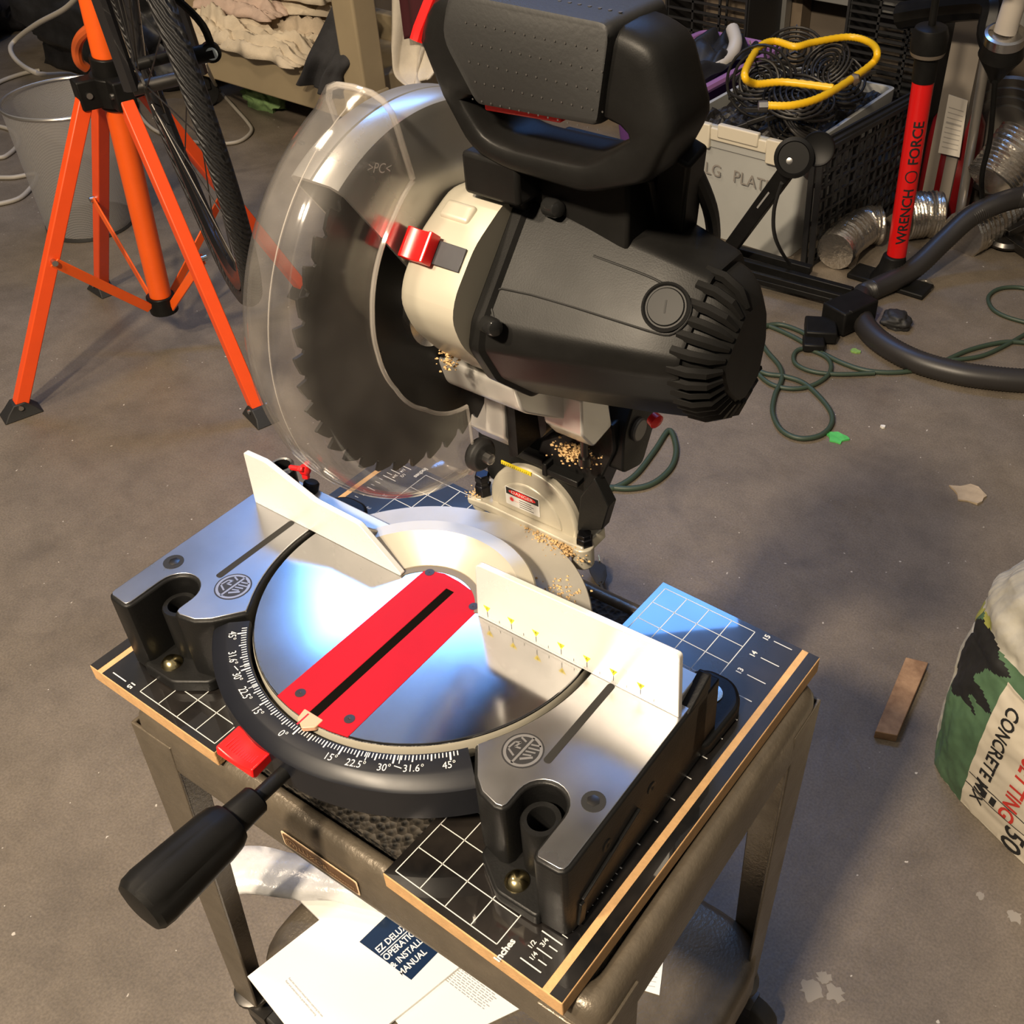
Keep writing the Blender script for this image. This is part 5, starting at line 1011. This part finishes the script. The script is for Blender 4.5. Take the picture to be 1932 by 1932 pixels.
for k in range(24):
    a0, a1 = 2 * PI * k / 24, 2 * PI * (k + 1) / 24; b.add([onbar(Lb * .52 + r * math.cos(a), .3 + r * math.sin(a) / 1.07) for r, a in ((.55, a0), (.55, a1), (.68, a1), (.68, a0))], [(0, 1, 2, 3)])
obj('barrel_lettering', b, INK, brl, smooth=0, recalc=False)
# red jug with tag
j0 = gfl(1775, 395); jb = thing('red_bottle', 'dark red jug with a hanging white tag behind the pump', 'jug', (j0.x, j0.y, -HF))
b = B(); b.lathe([(3.0, 0), (3.2, .5), (3.2, 9), (3.0, 11), (1.6, 13.5), (1.2, 15)], (j0.x, j0.y, -HF), (0, 0, 1), 32); obj('body', b, mat('dark_red_plastic', (.16, .006, .008), .3), jb)
b = B(); b.cyl((j0.x, j0.y, -HF + 15), (j0.x, j0.y, -HF + 17), 1.3); obj('cap', b, mat('clear_grey_cap', (.3, .28, .26), .3), jb)
tg = [hit(1770, 288, 1, j0.y - 4), hit(1810, 297, 1, j0.y - 4), hit(1826, 190, 1, j0.y - 4), hit(1790, 178, 1, j0.y - 4)]
b = B(); b.loft([tg, [p + Vector((0, .04, 0)) for p in tg]]); tgo = obj('paper_tag', b, mat('cream_paper', (.58, .54, .47), .7), jb, smooth=0)
b = B()
for k in range(9):
    u = .12 + k * .085; p = tg[0].lerp(tg[3], u).lerp(tg[1].lerp(tg[2], u), .12); q = tg[0].lerp(tg[3], u).lerp(tg[1].lerp(tg[2], u), .88); off = Vector((0, -.03, 0)); line(b, p + off, q + off, .22 if k in (5,) else .09, (0, 1, 0))
obj('tag_print', b, mat('pale_print', (.33, .31, .28), .7), tgo, smooth=0, recalc=False)
# clear plastic sleeve / steel poles
PST = mat('dull_steel', (.30, .28, .25), .35, .7)
for (a, c_, r, l_) in (((1805, 440), (1868, 60), .55, 'thin steel pole right of the white tag'), ((1838, 380), (1880, 110), .8, 'thicker steel pole beside the thin one')):
    p = gfl(*a); p = gfl(a[0], a[1]); q = hit(c_[0], c_[1], 1, p.y + 1); b = B(); b.cyl(p, q + (q - p) * .3, r); tag(obj('steel_pole', b, PST), l_, 'pole')
b = B(); p = hit(1828, 60, 1, 112); b.bb(p.x - 1.7, p.x + 1.7, 112, 113.5, -HF, p.z + 3.5); tag(obj('grey_board', b, mat('grey_brown_board', (.20, .175, .145), .6), smooth=0), 'grey upright plank behind the jug and tag', 'plank')
# grey drum / fan disc
b = B(); c_ = hit(1895, 260, 1, 118); dn = (CAM - c_).normalized() * .5 + Vector((-.1, -.8, 0)); dn.normalize()
b.lathe([(6.6, -1.5), (6.9, 0), (6.6, .4), (5.8, .2), (5.6, .5), (4.8, .2), (4.6, .5), (3.8, .2), (3.6, .45), (0, .2)], c_, dn, 48); b.bb(c_.x - 1, c_.x + 1, c_.y + .5, c_.y + 2, -HF, c_.z); tag(obj('grey_disc', b, mat('grey_disc_metal', (.16, .15, .13), .35, .5), smooth=40), 'round grey ridged disc standing at right behind the poles', 'disc')
# clamp lamp: black shade with bright metal ring
lp = thing('clamp_lamp', 'black lamp head with shiny metal ring at top right', 'lamp', hit(1895, 110, 1, 100)); c_ = hit(1895, 75, 1, 100)
b = B(); b.lathe([(2.0, -.2), (2.0, .7), (1.7, .8), (1.7, .1)], c_, (.1, -.3, 1), 36); obj('metal_ring', b, STEEL, lp)
b = B(); b.lathe([(1.9, 0), (2.2, -1.6), (1.0, -3.6), (.5, -4.6)], c_, (.1, -.3, 1), 28); b.tube([c_ + Vector((0, 0, -4)), hit(1868, 260, 1, 102), hit(1852, 340, 1, 103), gfl(1862, 420, 2), gfl(1880, 455, .4)], .3, 8, smooth=6); sh_ = obj('shade', b, BPL, lp)
b = B(); c2 = hit(1905, 20, 1, 101); b.cyl(c2 + Vector((0, 0, -2)), c2 + Vector((.8, 0, 6)), 1.1); obj('pale_neck', b, mat('pale_neck', (.42, .38, .33), .5), lp)
b = B(); b.tube([hit(1700, 30, 1, 108), hit(1760, 20, 1, 107), hit(1830, 12, 1, 105), hit(1875, 15, 1, 103), hit(1870, 60, 1, 102), hit(1880, 90, 1, 101)], 1.4, 10, smooth=5); obj('support_arm', b, BPL, lp)
b = B(); q = gfl(1895, 458, .5); b.lathe([(2.1, 0), (2.3, .3), (2.0, .8), (.6, 1.0), (.6, .9), (0, .9)], q, (0, 0, 1), 28); b.bar(q + Vector((0, 0, .6)), q + Vector((5, -3, .4)), .9, .9); b.bar(q + Vector((0, 0, 1.2)), q + Vector((3, 4, 3)), .9, .9); tag(obj('caster_foot', b, DSTEEL, bevel=.05), 'round metal caster foot on floor under the lamp cable', 'foot')
# vacuum hose with ribs
vh = [gfl(1990, 372, 7.5), gfl(1930, 372, 7.5), gfl(1880, 385, 7.2), gfl(1830, 410, 6.0), gfl(1780, 455, 4.0), gfl(1720, 510, 2.0), gfl(1650, 545, 1.1), gfl(1625, 560, 1.1), gfl(1625, 600, 1.1), gfl(1655, 640, 1.1), gfl(1720, 678, 1.1), gfl(1800, 702, 1.1), gfl(1880, 714, 1.1), gfl(1960, 720, 1.1)]
vh = [Vector(p) for p in vh]
cord('vacuum_hose', 'thick ribbed black vacuum hose curving across the right floor', vh, 1.15, mat('hose_plastic', (.022, .020, .019), .42), 'hose', sm=26, n=16, rf=lambda i, K: 1.10 if i % 2 else 1.17)
cord('wire_strap', 'bent pale wire strap beside the pump base', [gfl(1690, 545, .2), gfl(1725, 548, .2), gfl(1752, 548, .2), gfl(1758, 538, .2), gfl(1745, 530, .2), gfl(1710, 534, .2)], .18, PST, 'strap')
lump('rubber_stopper', 'black rubber stopper on floor by the vacuum hose bend', 'stopper', gfl(1688, 615), (1.5, 1.2, .9), RUB, 3, .25, 1.5, sub=4)
# green extension cords
cord('extension_cord', 'dark green cord in loops below the trainer foot', [gfl(x, y, .25) for x, y in ((1395, 610), (1440, 612), (1490, 632), (1540, 660), (1590, 685), (1640, 700), (1700, 702), (1760, 690), (1830, 660), (1900, 645), (1960, 650))], .24, GRN)
cord('extension_cord', 'dark green cord looping widest below the ribbed hose start', [gfl(x, y, .3) for x, y in ((1412, 690), (1445, 705), (1480, 710), (1520, 725), (1560, 765), (1570, 795), (1550, 820), (1510, 827), (1475, 812), (1458, 780), (1462, 745), (1475, 715), (1470, 690), (1445, 660), (1432, 635), (1440, 618), (1470, 612), (1510, 625), (1530, 640))], .24, GRN)
cord('extension_cord', 'dark green cord loop around the trainer foot shadow', [gfl(x, y, .28) for x, y in ((1405, 640), (1420, 690), (1450, 722), (1490, 733), (1530, 728), (1560, 710), (1568, 690), (1556, 672), (1520, 658), (1500, 665), (1500, 685), (1530, 700), (1580, 706), (1650, 704))], .22, GRN)
cord('extension_cord', 'dark green cord hanging loop right of the saw pivot', [gfl(x, y, .25) for x, y in ((1130, 925), (1165, 918), (1200, 895), (1235, 850), (1262, 812), (1275, 840), (1272, 870), (1255, 895), (1225, 915), (1185, 922), (1140, 918))], .26, GRN)
cord('extension_cord', 'dark green cord loop at right edge above the ribbed hose', [gfl(x, y, .25) for x, y in ((1960, 550), (1920, 542), (1885, 545), (1865, 560), (1872, 582), (1900, 598), (1950, 612))], .22, GRN)
cord('extension_cord', 'dark green cord rising to the right edge under the hose', [gfl(x, y, .25) for x, y in ((1790, 680), (1850, 672), (1900, 650), (1960, 615))], .22, GRN)
# ================================================================== floor bits: plug, wood block, leaf, scraps
pl = thing('power_plug', 'black power plug standing behind the cart by the blue board', 'plug', gfl(1128, 1085))
q = gfl(1128, 1085, .0); vd2 = Vector((q.x - CAM.x, q.y - CAM.y, 0)).normalized(); b = B(); e0 = hit(1130, 1070, 1, 15.8); e1 = hit(1124, 1098, 1, 15.4)
pl0 = gfl(1126, 1068, 1.0); pl1 = gfl(1132, 1098, .7); dd = (pl0 - pl1).normalized(); b.loft([[pl1 + s_ * w for s_ in ()] or [pl1 + Vector((math.cos(2 * PI * k / 12), math.sin(2 * PI * k / 12), 0)) * .35 for k in range(12)], [pl0.lerp(pl1, .5) + Vector((math.cos(2 * PI * k / 12) * .75, math.sin(2 * PI * k / 12) * .5, 0)) for k in range(12)], [pl0 + Vector((math.cos(2 * PI * k / 12) * .8, math.sin(2 * PI * k / 12) * .55, 0)) for k in range(12)]]); obj('plug_body', b, RUB, pl, bevel=.05)
for s_ in (-.3, .3): b = B(); c_ = pl0 + dd * .3 + vr * s_; b.bar(c_, c_ + dd * .6, .08, .25); obj('prong', b, BRASS, pl)
b = B(); b.tube([pl1, gfl(1136, 1108, .5), gfl(1150, 1140, .3), gfl(1158, 1200, .3)], .2, 8, smooth=5); obj('cable', b, RUB, pl)
WD = mat('scrap_wood', (.26, .145, .075), .8, var=.2, vs_=30, bump=.3, bs=200, col2=(.36, .22, .12))
k0, k1, k2, k3 = gfl(1648, 1392, 0), gfl(1690, 1400, 0), gfl(1748, 1262, 0), gfl(1706, 1252, 0)
b = B(); b.loft([[k0, k1, k2, k3], [p + Vector((0, 0, .7)) for p in (k0, k1, k2, k3)]]); tag(obj('wood_block', b, WD, smooth=0, bevel=.06), 'small worn wooden block on floor between cart and concrete bag', 'block')
def flake(name, label, cat, px, py, rx, ry, col, seed, rough=.8):
    c_ = gfl(px, py); rr_ = random.Random(seed); b = B(); n = 14; P = []
    for i in range(n):
        a = 2 * PI * i / n; k = rr_.uniform(.65, 1.2); P.append(c_ + Vector((math.cos(a) * rx * k, math.sin(a) * ry * k, .02)))
    b.loft([P, [p + Vector((0, 0, .12 + .1 * rr_.random())) for p in P]]); tag(obj(name, b, mat(name + str(seed), col, rough, var=.1, vs_=40), smooth=0), label, cat)
flake('green_scrap', 'bright green paper scrap on floor below the looped cord', 'scrap', 1578, 827, 1.1, .8, (.07, .42, .10), 1)
flake('green_scrap', 'tiny yellow-green scrap under the ribbed hose', 'scrap', 1613, 664, .5, .4, (.18, .32, .08), 2)
flake('dry_leaf', 'crumpled tan leaf on dark floor right of the saw', 'leaf', 1828, 932, 1.6, 1.2, (.42, .33, .22), 3)
flake('white_crumb', 'white crumb on the floor left of the tan leaf', 'crumb', 1666, 807, .25, .25, (.7, .68, .64), 4)
SPL = [(1745, 1858, 1.2), (1782, 1866, .9), (1835, 1858, .8), (1870, 1880, 1.3), (1905, 1850, 1.0), (1925, 1875, 1.0), (1890, 1905, .9)]
for i, (x, y, r) in enumerate([(1532, 1868, .7), (1555, 1845, .5), (1575, 1875, .6), (1850, 1690, .3), (1915, 1730, .5)]):
    c_ = gfl(x, y); rr_ = random.Random(i); b = B(); P = [c_ + Vector((math.cos(2 * PI * k / 18) * r * rr_.uniform(.5, 1.1), math.sin(2 * PI * k / 18) * r * rr_.uniform(.5, 1.1), .015)) for k in range(18)]; b.add(P, [tuple(range(18))])
    tag(obj('plaster_splash', b, mat('plaster_splash', (.26, .235, .20), .9), smooth=0, recalc=False), 'pale plaster splash dried on the floor at lower right', 'stain', 'plaster splashes on floor')
# ================================================================== bag of concrete mix
gb0 = gfl(1752, 1420); gb1 = gfl(1838, 1568)
bagc = Vector((11.2, 37.3, -HF)); 
cb = thing('concrete_bag', 'green and white bag of concrete mix standing at right edge', 'bag', bagc)
e1_ = Vector((gb1.x - gb0.x, gb1.y - gb0.y, 0)).normalized()       # along the left side, toward the viewer
HB = 18.5
fr_ = Vector((.80, -.60, 0)); 
d1 = Vector((math.cos(math.radians(-22)), math.sin(math.radians(-22)), 0)); d2 = Vector((-d1.y, d1.x, 0))     # d1 along the front face, d2 into depth
def bagpt(u, v, off=0.0):     # u around 0..1 (0 = middle of front face), v up 0..1
    a = 2 * PI * u; ca, sa = math.cos(a), math.sin(a); sg = lambda x, e: math.copysign(abs(x) ** e, x)
    w_ = 8.0 * (1 - .10 * (2 * v - .9) ** 2) * (1 if v < .75 else 1 - .35 * (v - .75) / .25); t_ = 5.2 * math.sin(PI * min(1, .36 + v * .60)) ** .42 * (1 if v < .8 else 1 - .75 * (v - .8) / .2)
    p = d1 * (sg(sa, .58) * w_) - d2 * (sg(ca, .58) * t_); k = .22 * noise.fractal(Vector((sa * 3, ca * 3, v * 5)), .8, 2, 4) + .10 * math.sin(v * 60 + 4 * sa) * (v > .55)
    n_ = (d1 * sa - d2 * ca); lean = Vector((.3, 1.0, 0)) * v * 1.5
    return bagc + p + n_ * (k + off) + lean + Vector((0, 0, .05 + HB * v))
b = B(); b.grid(lambda u, v: bagpt(u, v), 288, 150)
BAGC = {'white': mat('bag_white', (.52, .47, .38), .55, var=.05, vs_=20), 'green': mat('bag_green', (.060, .115, .062), .5, var=.25, vs_=12), 'black': mat('bag_black', (.012, .012, .012), .5), 'tex': mat('bag_pale_weave', (.40, .38, .32), .6, var=.25, vs_=14), 'yel': mat('bag_olive', (.30, .30, .07), .55)}
b.mi = []
for j in range(150):
    for i in range(288):
        u = (i + .5) / 288; u = u - 1 if u > .5 else u; v = (j + .5) / 150; k = 1; wv_ = .006 * noise.noise(Vector((u * 20, v * 20, 3)))
        if u < -.15 + .01 * math.sin(v * 9): k = 3
        if v > .66 - .35 * (u + .15) + 6 * wv_: k = 3
        if k == 1 and -.16 < u < -.055 + 8 * wv_ and .36 + 10 * wv_ < v < .62 + 1.2 * (u + .15): k = 2
        if k == 3 and abs(v - .60 - .4 * (u + .2)) < .035 and u < -.1: k = 4
        if -.033 < u < .20 and v < .56: k = 0
        b.mi.append(k)
b.add([bagc + Vector((0, 0, .04))], []); 
obj('sack', b, [BAGC['white'], BAGC['green'], BAGC['black'], BAGC['tex'], BAGC['yel']], cb, smooth=70, recalc=False)
b = B(); b.add([bagpt(i / 96, 1) for i in range(96)], [tuple(range(96))]); b.add([bagpt(i / 96, 0) for i in range(95, -1, -1)], [tuple(range(96))]); obj('sack_ends', b, BAGC['tex'], cb, smooth=0, recalc=False)
def bagX(X, v, off=0.0):      # X inches along the front face
    w_ = 8.0 * (1 - .10 * (2 * v - .9) ** 2); return bagpt(math.asin(max(-1, min(1, math.copysign((abs(X) / w_) ** (1 / .58), X)))) / (2 * PI), v, off)
def bagtext(b, s_, size, u0, v0, bold=.02):      # lettering runs down the bag
    addtext(b, s_, size, lambda x, y: bagX(u0 + y, v0 - x / HB, .07), align='LEFT', bold=bold, sq=.9, fine=.3)
b = B(); bagtext(b, 'CONCRETE MIX', 1.25, -2.1, .51); bagtext(b, '50', 2.0, .9, .100); 
for (v0, v1, u0, u1) in ((.158, .162, -3.1, 6.5), (.110, .114, -3.1, 6.5), (.120, .150, -1.9, -1.5), (.120, .150, -1.2, -.8)): b.grid(lambda p, q: bagX(u0 + (u1 - u0) * p, v0 + (v1 - v0) * q, .07), 24, 2)
obj('bag_lettering', b, INK, cb, smooth=0, recalc=False)
b = B(); bagtext(b, 'FAST SETTING', 1.45, .0, .56); obj('bag_red_lettering', b, mat('bag_red', (.45, .03, .02), .6), cb, smooth=0, recalc=False)
